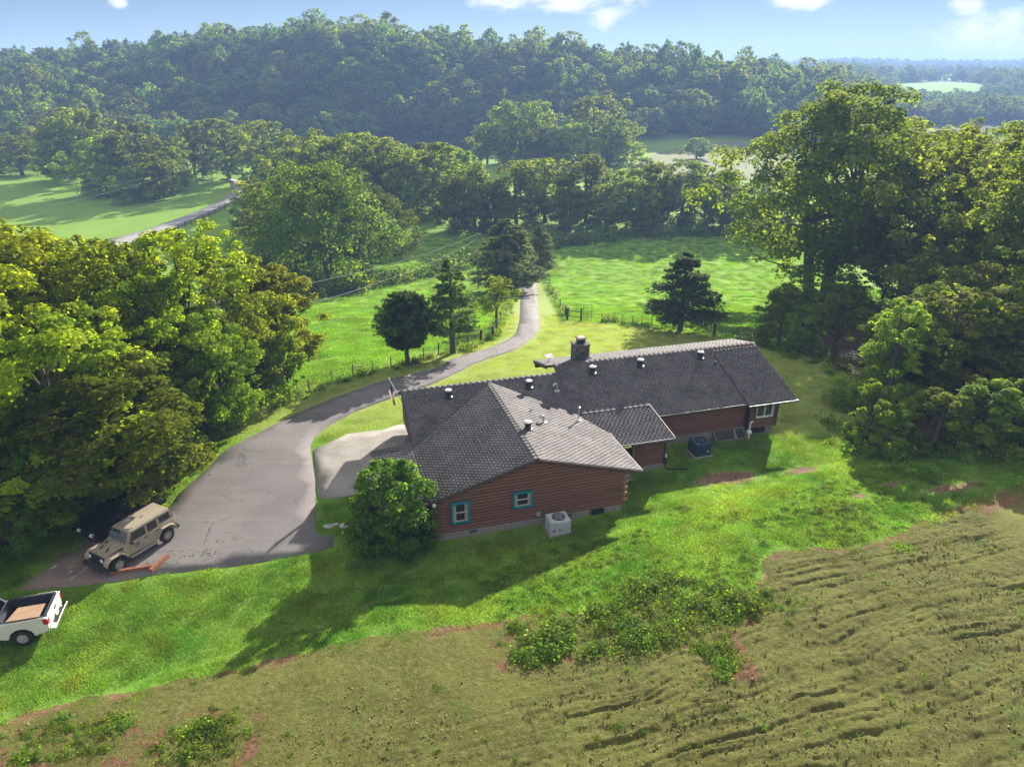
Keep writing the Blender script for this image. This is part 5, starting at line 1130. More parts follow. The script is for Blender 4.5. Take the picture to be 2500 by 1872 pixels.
rail_fence(RANCH_FENCE, 'dark board fence following the gravel lane in the left meadow', 3.2)
rail_fence(TOP_FENCE, 'dark board fence along the top of the far left meadow', 4)
# utility poles and lines
polem = simple('pole_wood', (.30, .25, .21), (.22, .18, .15), 4, .85, .3, 20, stretch=(6, 6, 1))
insul = simple('insulator', (.5, .5, .5), None, 4, .3)
def pole(x, y, h_, label, arm=True):
    z = zt(x, y); Po = tag(empty('utility_pole', (x, y, z)), label, 'utility pole', 'wooden utility poles')
    b = MB(); b.tube([(0, 0, -.5), (0, 0, h_)], [.17, .12], 10); b.build('pole', polem, Po)
    b = MB(); b.tube([(0, 0, h_-.25), (.45, -.1, h_-.15)], .035, 6); b.lathe([(.0, 0), (.05, .02), (.03, .08), (.05, .14), (0, .18)], (.45, -.1, h_-.15), 8); b.build('bracket', insul, Po)
    b = MB(); b.lathe([(0, 0), (.05, .02), (.03, .10), (.05, .16), (0, .2)], (0, 0, h_), 8); b.build('insulator', insul, Po)
    if arm: b = MB(); b.tube([(0, -.1, h_-.55), (.55, -.15, h_-.62), (.75, -.2, h_-.5), (.7, -.2, h_-.8), (.55, -.15, h_-.62)], .03, 6); b.build('wire_loop', insul, Po)
    return np.array([x, y, z+h_])
pA = pole(*POLES[0], 9.4, 'nearest utility pole rising out of the sunlit trees on the left')
pB = pole(*POLES[1], 9.6, 'utility pole in the field beside the big cedar', False)
pC = pole(*POLES[2], 10.0, 'distant utility pole by the gravel lane in the far left meadow', False)
linem = simple('power_line', (.26, .26, .27), None, 4, .5)
def line(a, b_, sag, r, label, n=28):
    a, b_ = np.array(a), np.array(b_); m = MB(); m.tube([a+(b_-a)*t-np.array([0, 0, 4*sag*t*(1-t)]) for t in np.linspace(0, 1, n)], r, 5, False)
    o_ = m.build('power_line', linem, None); tag(o_, label, 'power line', 'power lines over the field')
line(pA-[0, 0, .1], pB-[0, 0, .05], .9, .017, 'upper power line from the left pole to the field pole')
line(pA-[-.6, .2, 1.9], pB-[0, 0, .9], 1.1, .020, 'middle power line sagging from the left pole to the field pole')
line(pA-[-.5, .2, 4.3], pB-[0, 0, 2.9], 1.2, .017, 'lowest power line below the others over the field')
line(pB-[0, 0, .1], (72, 138, zt(72, 138)+9), 1.3, .013, 'far power line crossing the pasture to the right')
line(pC-[0, 0, .1], (-116, 176, zt(-116, 176)+8), 1.0, .018, 'left power line coming down from the distant lane pole')
line(pC-[0, 0, .5], (-109, 172, zt(-109, 172)+8), 1.2, .018, 'right power line coming down from the distant lane pole')
# ------------------------------------------------------------------ vegetation
LEAF, NEEDLE, GRASS = (leafmat(n_, *LEAFSET[n_]) for n_ in ('broad_leaf', 'needle_spray', 'grass_blade'))
BARK = simple('bark', (.075, .06, .05), (.13, .11, .095), 5, .95, .6, 14, stretch=(3, 3, 1))
def cards(C_, N_, L_, Wd, rng, tint, tdir=None):
    """leaf cards: rhombs at C_ with normals N_"""
    n = len(C_); N_ = N_/np.maximum(np.linalg.norm(N_, axis=1, keepdims=True), 1e-6)
    r = rng.normal(size=(n, 3)) if tdir is None else tdir+rng.normal(0, .25, (n, 3))
    T = r-N_*(r*N_).sum(1, keepdims=True); T /= np.maximum(np.linalg.norm(T, axis=1, keepdims=True), 1e-6); B = np.cross(N_, T)
    L_ = L_[:, None]; Wd = Wd[:, None]; fold = N_*(L_*.12)
    V = np.stack([C_-T*L_*.5, C_+B*Wd*.5+fold, C_+T*L_*.5, C_-B*Wd*.5+fold], 1).reshape(-1, 3)
    F = np.arange(4*n).reshape(n, 4)
    return V, F, np.repeat(tint, 4)
def crown_obj_mesh(name, V, F, tint, mat):
    me = raw_mesh(name, V, F, [mat]); a = me.attributes.new('tint', 'FLOAT', 'POINT'); a.data.foreach_set('value', np.clip(tint, 0, 1).astype(np.float32)); return me
def broad(seed, H, Wd, nc, nl, ls, base=.22, peak=.42, lob=.25, csz=.105, airy=0., trunk=True, multi=1, squash=.7, hollow=.35, irr=.42):
    rng = np.random.default_rng(seed); R = Wd/2
    t = rng.beta(1.5, 1.25, nc); ph = rng.uniform(0, 2*pi, nc)
    prof = np.sqrt(np.clip(1-((t-peak)/np.where(t < peak, peak+.12, 1-peak+.03))**2, 0.02, 1))
    k1, k2 = rng.uniform(0, 6, 2); lobe = 1+lob*(np.sin(ph*3+k1+t*5)*.6+np.sin(ph*5+k2-t*8)*.4)
    rr = rng.uniform(hollow**2, 1, nc)**.5
    x, y = R*prof*lobe*rr*np.cos(ph), R*prof*lobe*rr*np.sin(ph); z = H*(base+(.97-base)*t)
    # big dents and swellings give the crown an outline of its own; some holes are left open
    q = np.c_[np.cos(ph)*prof, np.sin(ph)*prof, t*2.2-1]; f1 = rng.normal(size=(4, 3))*1.6; p1 = rng.uniform(0, 6.28, 4)
    sw = sum(np.sin(q@f1[i]+p1[i]) for i in range(4))/4; f2 = rng.normal(size=(4, 3))*3.2; hole = sum(np.sin(q@f2[i]+p1[i]*2) for i in range(4))/4
    m_ = 1+irr*sw; x, y = x*m_, y*m_; z = z+.10*H*irr*sw*(t > .3)
    sel = hole > -.42; x, y, z, t, ph, prof = x[sel], y[sel], z[sel], t[sel], ph[sel], prof[sel]; n_old = nc; nc = len(x); nl = int(nl*n_old/nc)
    cen = np.c_[x, y, z]; cr = Wd*csz*np.clip(rng.lognormal(-.08, .42, nc), .4, 2.2)*(1-.35*t)
    n = nc*nl; ci = rng.choice(nc, n, p=cr**2/(cr**2).sum())
    u = rng.normal(size=(n, 3)); u /= np.linalg.norm(u, axis=1, keepdims=True)
    rad = rng.uniform(0, 1, n)**.5*np.where(rng.random(n) < .12, rng.uniform(1, 1.5, n), 1)
    keep = rng.random(n) > airy*(u[:, 2] < -.2)
    off = u*rad[:, None]*cr[ci][:, None]; off[:, 2] *= squash; off[:, 2] -= .18*(rad**2)*cr[ci]
    Cc = cen[ci]+off
    out = Cc-np.array([0, 0, H*(base+.35*(1-base))]); out /= np.linalg.norm(out, axis=1, keepdims=True)
    N_ = u*.55+out*.35+np.array([0, 0, .55])+rng.normal(0, .38, (n, 3))
    ctint = rng.uniform(.2, .8, nc); tint = ctint[ci]+rng.normal(0, .2, n)
    Ls = ls*rng.uniform(.65, 1.3, n); m = keep
    V, F, tt = cards(Cc[m], N_[m], Ls[m], Ls[m]*rng.uniform(.55, .8, m.sum()), rng, tint[m])
    crown = crown_obj_mesh('crown', V, F, tt, LEAF)
    tk = MB(); r0 = .022*H+.05
    for q in range(multi):
        ax, ay = (0, 0) if multi == 1 else (.5*cos(q*2.1)*r0*3, .5*sin(q*2.1)*r0*3); lx, ly = (rng.normal(0, .03, 2)*H if multi == 1 else np.array([cos(q*2.1), sin(q*2.1)])*H*.14)
        pts = [(ax*.6, ay*.6, -.4), (ax, ay, .3), (ax+lx*.3, ay+ly*.3, H*.3), (ax+lx*.7, ay+ly*.7, H*.58), (ax+lx, ay+ly, H*.85)]
        tk.tube(pts, [r0*1.25, r0, r0*.72, r0*.42, r0*.1], 8)
        for i in rng.choice(nc, min(nc, 14 if multi == 1 else 10), False):
            c = cen[i]; zs = max(H*.14, min(c[2]*.62, H*.7)); f = zs/(H*.85); s = Vector((ax+lx*f, ay+ly*f, zs)); e = Vector(c); m1 = s.lerp(e, .45)+Vector((0, 0, -.03*H+.05*(e.z-s.z)))
            tk.tube([s, m1, e], [r0*.36*(1-f*.5), r0*.22, r0*.06], 5)
    return crown, tk.mesh('trunk', BARK, smooth=True)
def conifer(seed, H, Wd, nb, nl, ls, p=.85, base=.08, tiers=0, droop=.1, round_=0., trunk_h=None, spread=.16, tilt=.15):
    rng = np.random.default_rng(seed); R = Wd/2
    t = np.sort(rng.uniform(0, 1, nb)**1.25)
    if tiers: t = np.clip((np.floor(t*tiers)+.5+rng.normal(0, .13, nb))/tiers, 0, 1)
    zz = H*(base+(1-base)*t*.97); ph = rng.uniform(0, 2*pi, nb)+np.arange(nb)*2.399
    low = np.clip((t+.08)/.16, .55, 1) if not round_ else np.clip((t+.10)/.35, .45, 1)
    ln = R*(np.clip(1-t, 0, 1)**p)*low*rng.uniform(.72, 1.1, nb)+.10
    n = nb*nl; bi = np.repeat(np.arange(nb), nl); s = rng.uniform(.12, 1, n)**.7
    d = np.c_[np.cos(ph), np.sin(ph)]; side = np.c_[-d[:, 1], d[:, 0]]
    lat = rng.normal(0, 1, n)*spread*ln[bi]*(1.15-s); r = s*ln[bi]
    x = d[bi, 0]*r+side[bi, 0]*lat; y = d[bi, 1]*r+side[bi, 1]*lat
    z = zz[bi]+r*(tilt-droop*s)+rng.normal(0, .05+.035*ln[bi], n)
    Cc = np.c_[x, y, z]; N_ = np.c_[d[bi]*.35, np.full(n, .8)]+rng.normal(0, .45, (n, 3))
    td = np.c_[d[bi], np.full(n, .15)]
    ct = rng.uniform(.25, .75, nb); L_ = ls*rng.uniform(.7, 1.3, n)
    V, F, tt = cards(Cc, N_, L_, L_*.42, rng, ct[bi]+rng.normal(0, .15, n), td)
    crown = crown_obj_mesh('crown', V, F, tt, NEEDLE)
    tk = MB(); r0 = .02*H+.05; tk.tube([(0, 0, -.4), (.02, 0, H*.3), (0, .02, H*.7), (0, 0, H*.97)], [r0*1.2, r0*.9, r0*.5, .02], 8)
    for i in range(0, nb, 3): tk.tube([(0, 0, zz[i]-.03), (d[i, 0]*ln[i]*.5, d[i, 1]*ln[i]*.5, zz[i]+ln[i]*.5*(tilt-droop*.5)), (d[i, 0]*ln[i]*.9, d[i, 1]*ln[i]*.9, zz[i]+ln[i]*.9*(tilt-droop))], [.03+.006*H*(1-t[i]), .02, .008], 4)
    return crown, tk.mesh('trunk', BARK, smooth=True)
PROTO = {
 'maple': [(14, 9, *broad(100+i, 14, 9, 270, 105, .26, base=.16, lob=.28, csz=.078)) for i in range(4)],
 'maple2': [(12, 7.5, *broad(120+i, 12, 7.5, 230, 88, .27, base=.04, peak=.4, lob=.3, csz=.08)) for i in range(3)],
 'tall': [(23, 14, *broad(140+i, 23, 14, 290, 92, .40, base=.16, peak=.5, lob=.35, csz=.07, airy=.3)) for i in range(2)],
 'giant': [(28.5, 23, *broad(150, 28.5, 23, 430, 125, .50, base=.15, peak=.42, lob=.34, csz=.07, airy=.35, multi=3, hollow=.3))],
 'oak': [(21, 24, *broad(160, 21, 24, 420, 78, .48, base=.12, peak=.40, lob=.28, csz=.072, irr=.30))],
 'mid': [(20, 15, *broad(170+i, 20, 15, 210, 48, .66, base=.08, peak=.48, lob=.30, csz=.09)) for i in range(4)],
 'far': [(17, 12, *broad(180+i, 17, 12, 110, 32, .88, base=.10, peak=.5, lob=.28, csz=.115)) for i in range(5)],
 'small': [(5.5, 4.5, *broad(190+i, 5.5, 4.5, 60, 100, .20, base=.24, lob=.25, csz=.12, irr=.25)) for i in range(2)],
 'shrub': [(5, 4.5, *broad(200+i, 5, 4.5, 70, 110, .22, base=.0, peak=.35, lob=.3, csz=.11, irr=.3)) for i in range(2)],
 'bush': [(5.0, 4.9, *broad(211, 5.0, 4.9, 170, 100, .19, base=.0, peak=.40, lob=.10, csz=.10, irr=.05))],
 'young': [(6.7, 4.6, *broad(215, 6.7, 4.6, 60, 75, .24, base=.3, peak=.4, lob=.3, csz=.11, airy=.3))],
 'cedar': [(12, 9, *conifer(220, 12, 9, 260, 60, .42, .62, .02)), (9.6, 5.9, *conifer(221, 9.6, 5.9, 190, 55, .36, .55, .1))],
 'roundcedar': [(7.2, 7.1, *conifer(223, 7.2, 7.1, 240, 85, .30, .48, .26, round_=1, droop=.05, tilt=.32, spread=.2))],
 'sparsecedar': [(10.1, 5.8, *conifer(224, 10.1, 5.8, 120, 75, .32, .70, .22, droop=.12, tilt=.2, spread=.13))],
 'tiercedar': [(9.6, 9.0, *conifer(225, 9.6, 9.0, 190, 85, .32, .72, .14, tiers=13, droop=.06, tilt=.12, spread=.17))],
}
NAMES = {'maple': 'broadleaf_tree', 'maple2': 'broadleaf_tree', 'tall': 'tall_tree', 'giant': 'tall_tree', 'oak': 'oak_tree', 'mid': 'broadleaf_tree', 'far': 'broadleaf_tree', 'small': 'small_tree', 'shrub': 'shrub', 'bush': 'round_bush', 'young': 'young_tree', 'cedar': 'cedar_tree', 'roundcedar': 'cedar_tree', 'sparsecedar': 'cedar_tree', 'tiercedar': 'cedar_tree'}
CATS = {'shrub': 'shrub', 'bush': 'bush'}
rt = np.random.default_rng(77)
def plant(kind, x, y, H, Wd, color, label, group, variant=None, rz=None, parts=True, z=None):
    ps = PROTO[kind]; H0, W0, c, tk = ps[variant if variant is not None else int(rt.integers(len(ps)))]
    rz = rt.uniform(0, 2*pi) if rz is None else rz; z = zt(x, y) if z is None else z
    s = (Wd/W0, Wd/W0*rt.uniform(.9, 1.1), H/H0)
    r = tag(empty(NAMES[kind], (x, y, z-.05), rz), label, CATS.get(kind, 'tree'), group)
    cr = link('crown', c, r, scale=s); cr.color = (*color, 1); link('trunk', tk, r, scale=s)
    return r
GL = {  # base leaf colours
 'maple': (.235, .28, .022), 'maple2': (.20, .27, .04), 'tall': (.15, .19, .03), 'giant': (.11, .14, .024), 'oak': (.085, .125, .026), 'mid': (.17, .225, .036),
 'far': (.13, .19, .045), 'small': (.12, .17, .03), 'shrub': (.16, .25, .04), 'bush': (.085, .16, .032), 'young': (.20, .28, .025), 'cedar': (.16, .22, .085), 'roundcedar': (.070, .135, .028), 'sparsecedar': (.10, .15, .045), 'tiercedar': (.065, .105, .036)}
LAB = [
 'yellow green tree above the parked cars, nearest the driveway corner', 'leafy tree hanging its lower branches over the tan car', 'tall golden green tree rising behind the pair of grey trunks', 'golden tree cut by the left edge of the photo, midway up',
 'tallest golden topped tree in the left grove', 'golden tree right of the tallest in the left grove', 'yellow green tree in the left grove just before the nearest utility pole', 'bright lime green tree top at the back of the left grove',
 'olive tree at the right shoulder of the left grove', 'dark olive tree at the right end of the left grove over the pasture', 'golden crown at the back left corner of the grove', 'small tree with a dark trunk inside the fence at the right of the grove',
 'small pale green tree with a bare trunk by the drive fence', 'green tree hiding the foot of the nearest utility pole', 'bushy green shrub at the left edge above the white pickup', 'green shrub left of the black car', 'dark tree cut by the left edge low in the photo',
 'dark shrub between the grove trunks and the cars', 'low shrub at the edge of the grove beside the asphalt',
 'large round bush at the near left corner of the house',
 'dark round crowned cedar on a bare trunk by the drive fence', 'thin open cedar with a pointed top by the drive fence', 'small yellow green young tree beside the upper drive', 'broad dense cedar left of the upper drive', 'narrow dark cedar right of the upper drive', 'wide tiered cedar standing alone at the lawn edge',
 'giant many trunked tree towering over the right side', 'tall tree directly right of the giant tree', 'small round tree before the giant tree at the fence', 'leafy shrub left of the giant trunk at the fence', 'low shrub beside the small round tree at the fence',
 'leftmost tree of the near right thicket', 'second tree of the near right thicket with pale new leaves', 'third tree of the near right thicket', 'tree cut by the right edge in the near thicket', 'low shrub at the left foot of the near right thicket', 'tall tree rising behind the near right thicket', 'very tall tree cut by the right edge', 'tall yellowing tree behind the giant tree to its right', 'tree in the gap behind the near right thicket', 'dark tree deep in the right wood',
 'far dark round tree right of the giant tree top', 'far grey green tree at the right under the green field', 'farther tree under the distant ridge at the right edge', 'shrub under the right wood edge', 'larger shrub in the shade of the right wood',
 'huge dark oak in the middle left of the valley', 'second dark tree at the right of the huge oak', 'dark tree behind the huge oak at its left', 'tree left of the huge oak beside the meadow', 'shrub at the left foot of the huge oak', 'shrub in front of the huge oak by the pasture edge', 'shrub at the right foot of the huge oak', 'leftmost shrub at the field corner under the oak']
G_NEAR = ['trees of the left grove']*19+['']*1+['specimen trees near the drive']*6+['trees of the right wood']*20+['dark trees round the oak']*8
ORD = 'first second third fourth fifth sixth seventh eighth ninth tenth eleventh twelfth thirteenth fourteenth fifteenth sixteenth seventeenth eighteenth nineteenth twentieth twenty-first twenty-second twenty-third twenty-fourth twenty-fifth twenty-sixth twenty-seventh twenty-eighth twenty-ninth thirtieth'.split()
def rowkey(x, y): return ('lone' if x > 60 else 'clump') if y > 285 else 'meadow' if x < -60 else 'back' if y > 207 else 'front'
ROW = {}
for i_, q_ in enumerate(TREES[len(LAB):]): ROW.setdefault(rowkey(q_[1], q_[2]), []).append((q_[1]/q_[2], i_+len(LAB)))
for v_ in ROW.values(): v_.sort()
for i, (kd, x, y, H, Wd) in enumerate(TREES):
    c = np.array(GL[kd])
    if i < 19:
        c = c*np.array([rt.uniform(.76, .98), rt.uniform(.93, 1.08), 1]) if kd == 'maple' else c
        if i in (1, 13): c = np.array([.15, .215, .022])
        if i in (7,): c = np.array([.25, .32, .018])
        if i in (14, 15): c = np.array([.13, .24, .035])
    else: c = c*rt.uniform(.88, 1.14)
    if i < len(LAB): lab, grp = LAB[i], G_NEAR[i] or None
    else: lab, grp = None, 'valley trees between the pasture and the ridge'
    Wd *= {'maple': 1.12, 'cedar': 1.35, 'tiercedar': 1.18, 'roundcedar': 1.1, 'sparsecedar': 1.15}.get(kd, 1)
    if i == 38: c = np.array([.17, .17, .03])
    if lab is None:
        rank_ = ORD[ROW[rowkey(x, y)].index((x/y, i))]
        lab = {'clump': f'{rank_} tree from the left in the middle valley clump below the ridge',
               'meadow': f'{rank_} tree from the left on the far side of the left meadow',
               'back': f'{rank_} tree from the left in the back rows of the valley woods',
               'front': f'{rank_} tree from the left in front rows along the far pasture edge',
               'lone': 'lone small tree standing in the tan field below the ridge'}[rowkey(x, y)]
    if i == 1: Wd *= 1.16
    rz = None
    plant(kd, x, y, H, Wd, c, lab, grp, None, rz)
# extra trees that fill the grove and the right wood where the photo shows only foliage
for (kd, x, y, H, Wd, lab) in (('maple', -29.5, 52, 13.5, 10, 'golden tree in the middle back of the left grove'), ('maple', -34.5, 57, 13.5, 10, 'golden tree at the back of the left grove by the meadow'), ('maple', -44, 46, 14.5, 10.5, 'golden tree beyond the left edge of the photo'), ('maple', -28.2, 41.5, 12, 9, 'yellow green tree in the heart of the left grove'),
                            ('tall', 72, 100, 26, 16, 'tall tree in the middle of the right wood'), ('tall', 60, 104, 25, 15, 'tall tree filling the right wood behind the giant tree'), ('maple2', 37, 58, 9, 8, 'tree at the right edge behind the near thicket'), ('maple2', 32.5, 55, 7.5, 7.5, 'tree in the second row of the near right thicket'), ('tall', 55, 92, 24, 16, 'tall tree between the giant tree and the right edge'), ('tall', 66, 88, 24, 16, 'tall leafy tree inside the right edge of the wood'), ('shrub', 44, 96, 6, 9, 'shrub in the shade right of the giant trunk'), ('shrub', 53, 99, 6, 9, 'shrub deep in the shade of the right wood'), ('shrub', 37, 90, 5, 7, 'shrub at the foot of the giant trunk'), ('tall', 51.5, 74, 23, 15, 'tall leafy tree standing at the right edge above the near thicket'), ('tall', 58, 52, 17, 13, 'tall tree well beyond the right edge of the photo'), ('tall', 68, 66, 19, 14, 'tall tree farther beyond the right edge of the photo'), ('maple2', 50, 50, 10, 9, 'bushy tree just outside the right edge of the photo'), ('tall', 52, 66, 19, 13, 'tall tree at the right edge above the thicket'), ('shrub', 24.8, 42.3, 3.6, 4, 'low leafy shrub at the left foot of the near right thicket'), ('shrub', 28, 42.0, 4.2, 5, 'low leafy shrub along the foot of the near right thicket'), ('shrub', 31.5, 42.4, 4.4, 5.5, 'shaded shrub at the right foot of the near right thicket'), ('shrub', 35.5, 43.5, 4.6, 5.5, 'shaded shrub at the right edge below the thicket')):
    plant(kd, x, y, H, Wd, np.array(GL[kd])*rt.uniform(.9, 1.1), lab, 'trees of the left grove' if x < 0 else 'trees of the right wood')
# ---- wooded ridge: the nearest trees one by one, the rest as one wood
def hill_mask(x, y):
    b = x/y
    if b > .50 or b < -.86: return False
    if 40 < x < 150 and y < 405 and b > .16: return False        # the tan field
    if -75 < x < -12 and y < 398: return False                    # strip of meadow at the hill's foot
    lo = 378-60*float(sst(-.30, -.62, b))
    return y > lo-4
pts = []
rj = np.random.default_rng(21)
yy = 312.
while yy < 690:
    st = 9.5+3.2*(yy-312)/378
    if yy > 530: st *= 1.35
    for xx in np.arange(-.86*yy, .50*yy, st):
        x, y = xx+rj.uniform(-.42, .42)*st, yy+rj.uniform(-.42, .42)*st
        if hill_mask(x, y): pts.append((x, y))
    yy += st*.92
pts = np.array(pts); d = np.hypot(pts[:, 0], pts[:, 1]); pts = pts[np.argsort(d)]
NI = 185
def hill_col(n): return np.array(GL['far'])*rj.uniform(.65, 1.3, (n, 1))*np.c_[rj.uniform(.8, 1.4, n), np.ones(n), rj.uniform(.7, 1.2, n)]
hc = hill_col(len(pts))
for i in range(min(NI, len(pts))):
    plant('far', pts[i, 0], pts[i, 1], rj.uniform(11, 20), rj.uniform(10, 17.5), hc[i], 'broadleaf tree on the lower slope of the wooded ridge, one of many alike', 'trees on the lower slope of the ridge', i % 5)
rest = pts[NI:]
def wood(name, P, label, hs, ws, col_, protos=None):
    n = len(P); Z = terrain(P[:, 0], P[:, 1])-.3
    H_, W_ = rj.uniform(*hs, n)*np.clip(rj.lognormal(0, .16, n), .7, 1.5), rj.uniform(*ws, n)*np.clip(rj.lognormal(0, .18, n), .6, 1.5)
    gn_scatter(name, np.c_[P, Z], np.c_[np.zeros((n, 2)), rj.uniform(0, 6.28, n)], np.c_[W_/12, W_/12, H_/17], rj.integers(0, 8, n), [(JOIN[i % 5], col_*np.array(f)) for i, f in enumerate(((.75, .8, .8), (1, 1, 1), (1.3, 1.15, .8), (.9, 1, 1.1), (1.15, 1.2, 1), (.65, .75, .9), (1.45, 1.2, .7), (1.0, .95, .7)))], label)
def joined(c, tk):
    me = c.copy(); bm = bmesh.new(); bm.from_mesh(me); nf = len(bm.faces); bm.from_mesh(tk); bm.faces.ensure_lookup_table()
    for f in bm.faces[nf:]: f.material_index = 1
    bm.to_mesh(me); bm.free(); me.materials.append(BARK); return me
JOIN = [joined(p[2], p[3]) for p in PROTO['far']]
wood('ridge_forest', rest, 'broadleaf forest covering the upper slopes and crest of the ridge', (11, 21), (10.5, 18), np.array(GL['far']))
# farther ridges to the right
fp = []
for y0, y1, st, x0, x1 in ((560, 800, 14, .36, .85), (620, 800, 14, .24, .36), (840, 1030, 15, .22, .85), (1030, 1110, 15, .22, .85), (1500, 1600, 15, .2, .8), (2300, 2420, 17, .15, .8)):
    for y in np.arange(y0, y1, st):
        for b in np.arange(x0, x1, st/y):
            fp.append((y*(b+rj.uniform(-.4, .4)*st/y), y+rj.uniform(-.4, .4)*st))
for b, y in ((.30, 870), (.32, 900), (.27, 850), (.34, 940), (.36, 880), (.66, 900), (.63, 930), (.68, 860), (.70, 960), (.62, 850)):
    for _ in range(26): fp.append((y*(b+rj.normal(0, .012)), y+rj.normal(0, 14)))
fp = np.array(fp); okf = np.ones(len(fp), bool)
okf &= seg_sd(fp, GREENFIELD) < -6; okf &= seg_sd(fp, TANFIELD2) < -4
wood('distant_woods', fp[okf], 'hazy distant woods on the far ridges to the right', (12, 18), (12, 18), np.array(GL['far']))
# hedgerow and creek-side filler between the front row trees, lane verge
# ---- grass: tufts of real blades
def patch(seed, size, n, h_, w_, curl=.4):
    rng = np.random.default_rng(seed); x = rng.normal(0, size*.36, n); y = rng.normal(0, size*.36, n)
    cl = rng.random(n); a = rng.uniform(0, 2*pi, n); hh = h_*rng.uniform(.5, 1.3, n); bend = rng.normal(0, curl, (n, 2))*hh[:, None]
    dx, dy = np.cos(a)*w_/2, np.sin(a)*w_/2
    V = np.stack([np.c_[x-dx, y-dy, np.full(n, -.02)], np.c_[x+dx, y+dy, np.full(n, -.02)], np.c_[x+bend[:, 0]+dx*.25, y+bend[:, 1]+dy*.25, hh], np.c_[x+bend[:, 0]-dx*.25, y+bend[:, 1]-dy*.25, hh]], 1).reshape(-1, 3)
    return crown_obj_mesh('grass_patch', V, np.arange(4*n).reshape(n, 4), np.repeat(rng.random(n), 4), GRASS)
def scatter_grass(name, pts, size, protos, hs, label):
    n = len(pts); e = .3; Z = terrain(pts[:, 0], pts[:, 1]); gx_ = (terrain(pts[:, 0]+e, pts[:, 1])-Z)/e; gy_ = (terrain(pts[:, 0], pts[:, 1]+e)-Z)/e
    rot = np.c_[np.arctan(gy_), -np.arctan(gx_), np.zeros(n)]
    sc = np.c_[np.full((n, 2), 1.0), rg.uniform(*hs, n)]
    # small turn only, so that the tilt stays right
    q_ = vnoise(pts[:, 0], pts[:, 1], 3.1, 131)+.6*vnoise(pts[:, 0], pts[:, 1], 1.1, 132)+rg.normal(0, .12, n)
    sc[:, 2] *= np.clip(1+.45*vnoise(pts[:, 0], pts[:, 1], 1.4, 133)+.3*vnoise(pts[:, 0], pts[:, 1], .6, 134), .5, 1.5)
    idx = np.clip(((q_+.5)*len(protos)).astype(int), 0, len(protos)-1)     # patches of paler and darker grass
    return gn_scatter(name, np.c_[pts, Z], rot, sc, idx, protos, label)
rg = np.random.default_rng(31)
def grid_pts(x0, x1, y0, y1, st, j=.5):
    gx_, gy_ = np.meshgrid(np.arange(x0, x1, st), np.arange(y0, y1, st)); p = np.c_[gx_.ravel(), gy_.ravel()]; return p+rg.uniform(-j*st, j*st, p.shape)
housep = [tuple(hw(u, v)) for u, v in ((4.6, 32.9), (16.5, 32.9), (17.4, 36.6), (21.2, 36.6), (21.3, 39.6), (31.5, 39.4), (31.5, 48), (5.0, 48.2), (2.3, 40.5), (2.3, 33))]
def allowed(p, m=.35):
    ok = (seg_sd(p, drv_poly) < -m) & (seg_sd(p, PAD) < -m) & (seg_sd(p, housep) < -m*.8) & (seg_sd(p, WOODS_L) < .5) & (seg_sd(p, WOODS_R) < 1.0)
    for bx, by, ra, rb in BARE:
        dx, dy = p[:, 0]-bx, p[:, 1]-by; u = dx*cos(ang)+dy*sin(ang); v = -dx*sin(ang)+dy*cos(ang); ok &= ((u/ra)**2+(v/rb)**2) > rg.uniform(.7, 1.3, len(p))
    return ok
ls_ = [(patch(300+i, .9, 360, .062, .036), c) for i, c in enumerate((G4, G3, G1, G1, G2, G5))]
gp = grid_pts(-34, 40, 17, 46, .62); dd_ = seg_sd(gp, DIRT)
gp = gp[allowed(gp, .26) & (dd_ < -.3+np.clip(rg.normal(0, .5, len(gp)), -.3, 1.6))]
inlawn = seg_sd(gp, LAWN) > 0
scatter_grass('lawn_grass', gp[inlawn], .9, ls_, (.6, 1.3), 'short green lawn grass around the house and above the bare field')
ds = [(patch(310+i, 1.1, 260, .05, .035), c) for i, c in enumerate((D1, D2, D1, (.24, .33, .07)))]
gp = grid_pts(-24, 40, 45, 94, .85); gp = gp[allowed(gp, .45)]; inl = seg_sd(gp, LAWN) > .2
scatter_grass('mown_grass', gp[inl], 1.1, ds, (.6, 1.2), 'dry yellow green mown grass along the drive behind the house')
ps_ = [(patch(320+i, 1.6, 280, .12, .06, .5), c) for i, c in enumerate((P1, P2, P3, P1))]
gp = np.r_[grid_pts(-30, 45, 44, 100, 1.15), grid_pts(-45, 65, 100, 178, 1.7)]
gp = gp[allowed(gp, .8)]; gp = gp[(seg_sd(gp, LAWN) < -.3)]
scatter_grass('pasture_grass', gp, 1.6, ps_, (.6, 1.2), 'long bright green pasture grass on both sides of the drive')
# ---- weeds: leafy clumps
def clump(seed, r, h_, n, ls):
    rng = np.random.default_rng(seed); u = rng.normal(size=(n, 3)); u[:, 2] = np.abs(u[:, 2]); u /= np.linalg.norm(u, axis=1, keepdims=True); q = rng.uniform(.3, 1, n)[:, None]**.6
    Cc = u*q*np.array([r, r, h_])*(1+.5*np.sin(np.arctan2(u[:, 1], u[:, 0])*3+seed)+rng.normal(0, .18, n))[:, None]; N_ = u*.6+np.array([0, 0, .6])+rng.normal(0, .4, (n, 3)); L_ = ls*rng.uniform(.6, 1.35, n)
    V, F, tt = cards(Cc, N_, L_, L_*.6, rng, rng.random(n)); return crown_obj_mesh('weed_clump', V, F, tt, LEAF)
cl = [(clump(400+i, .40, .34, 110, .12), c) for i, c in enumerate(((.13, .215, .035), (.165, .24, .04), (.10, .18, .032), (.18, .24, .045), (.14, .225, .035)))]
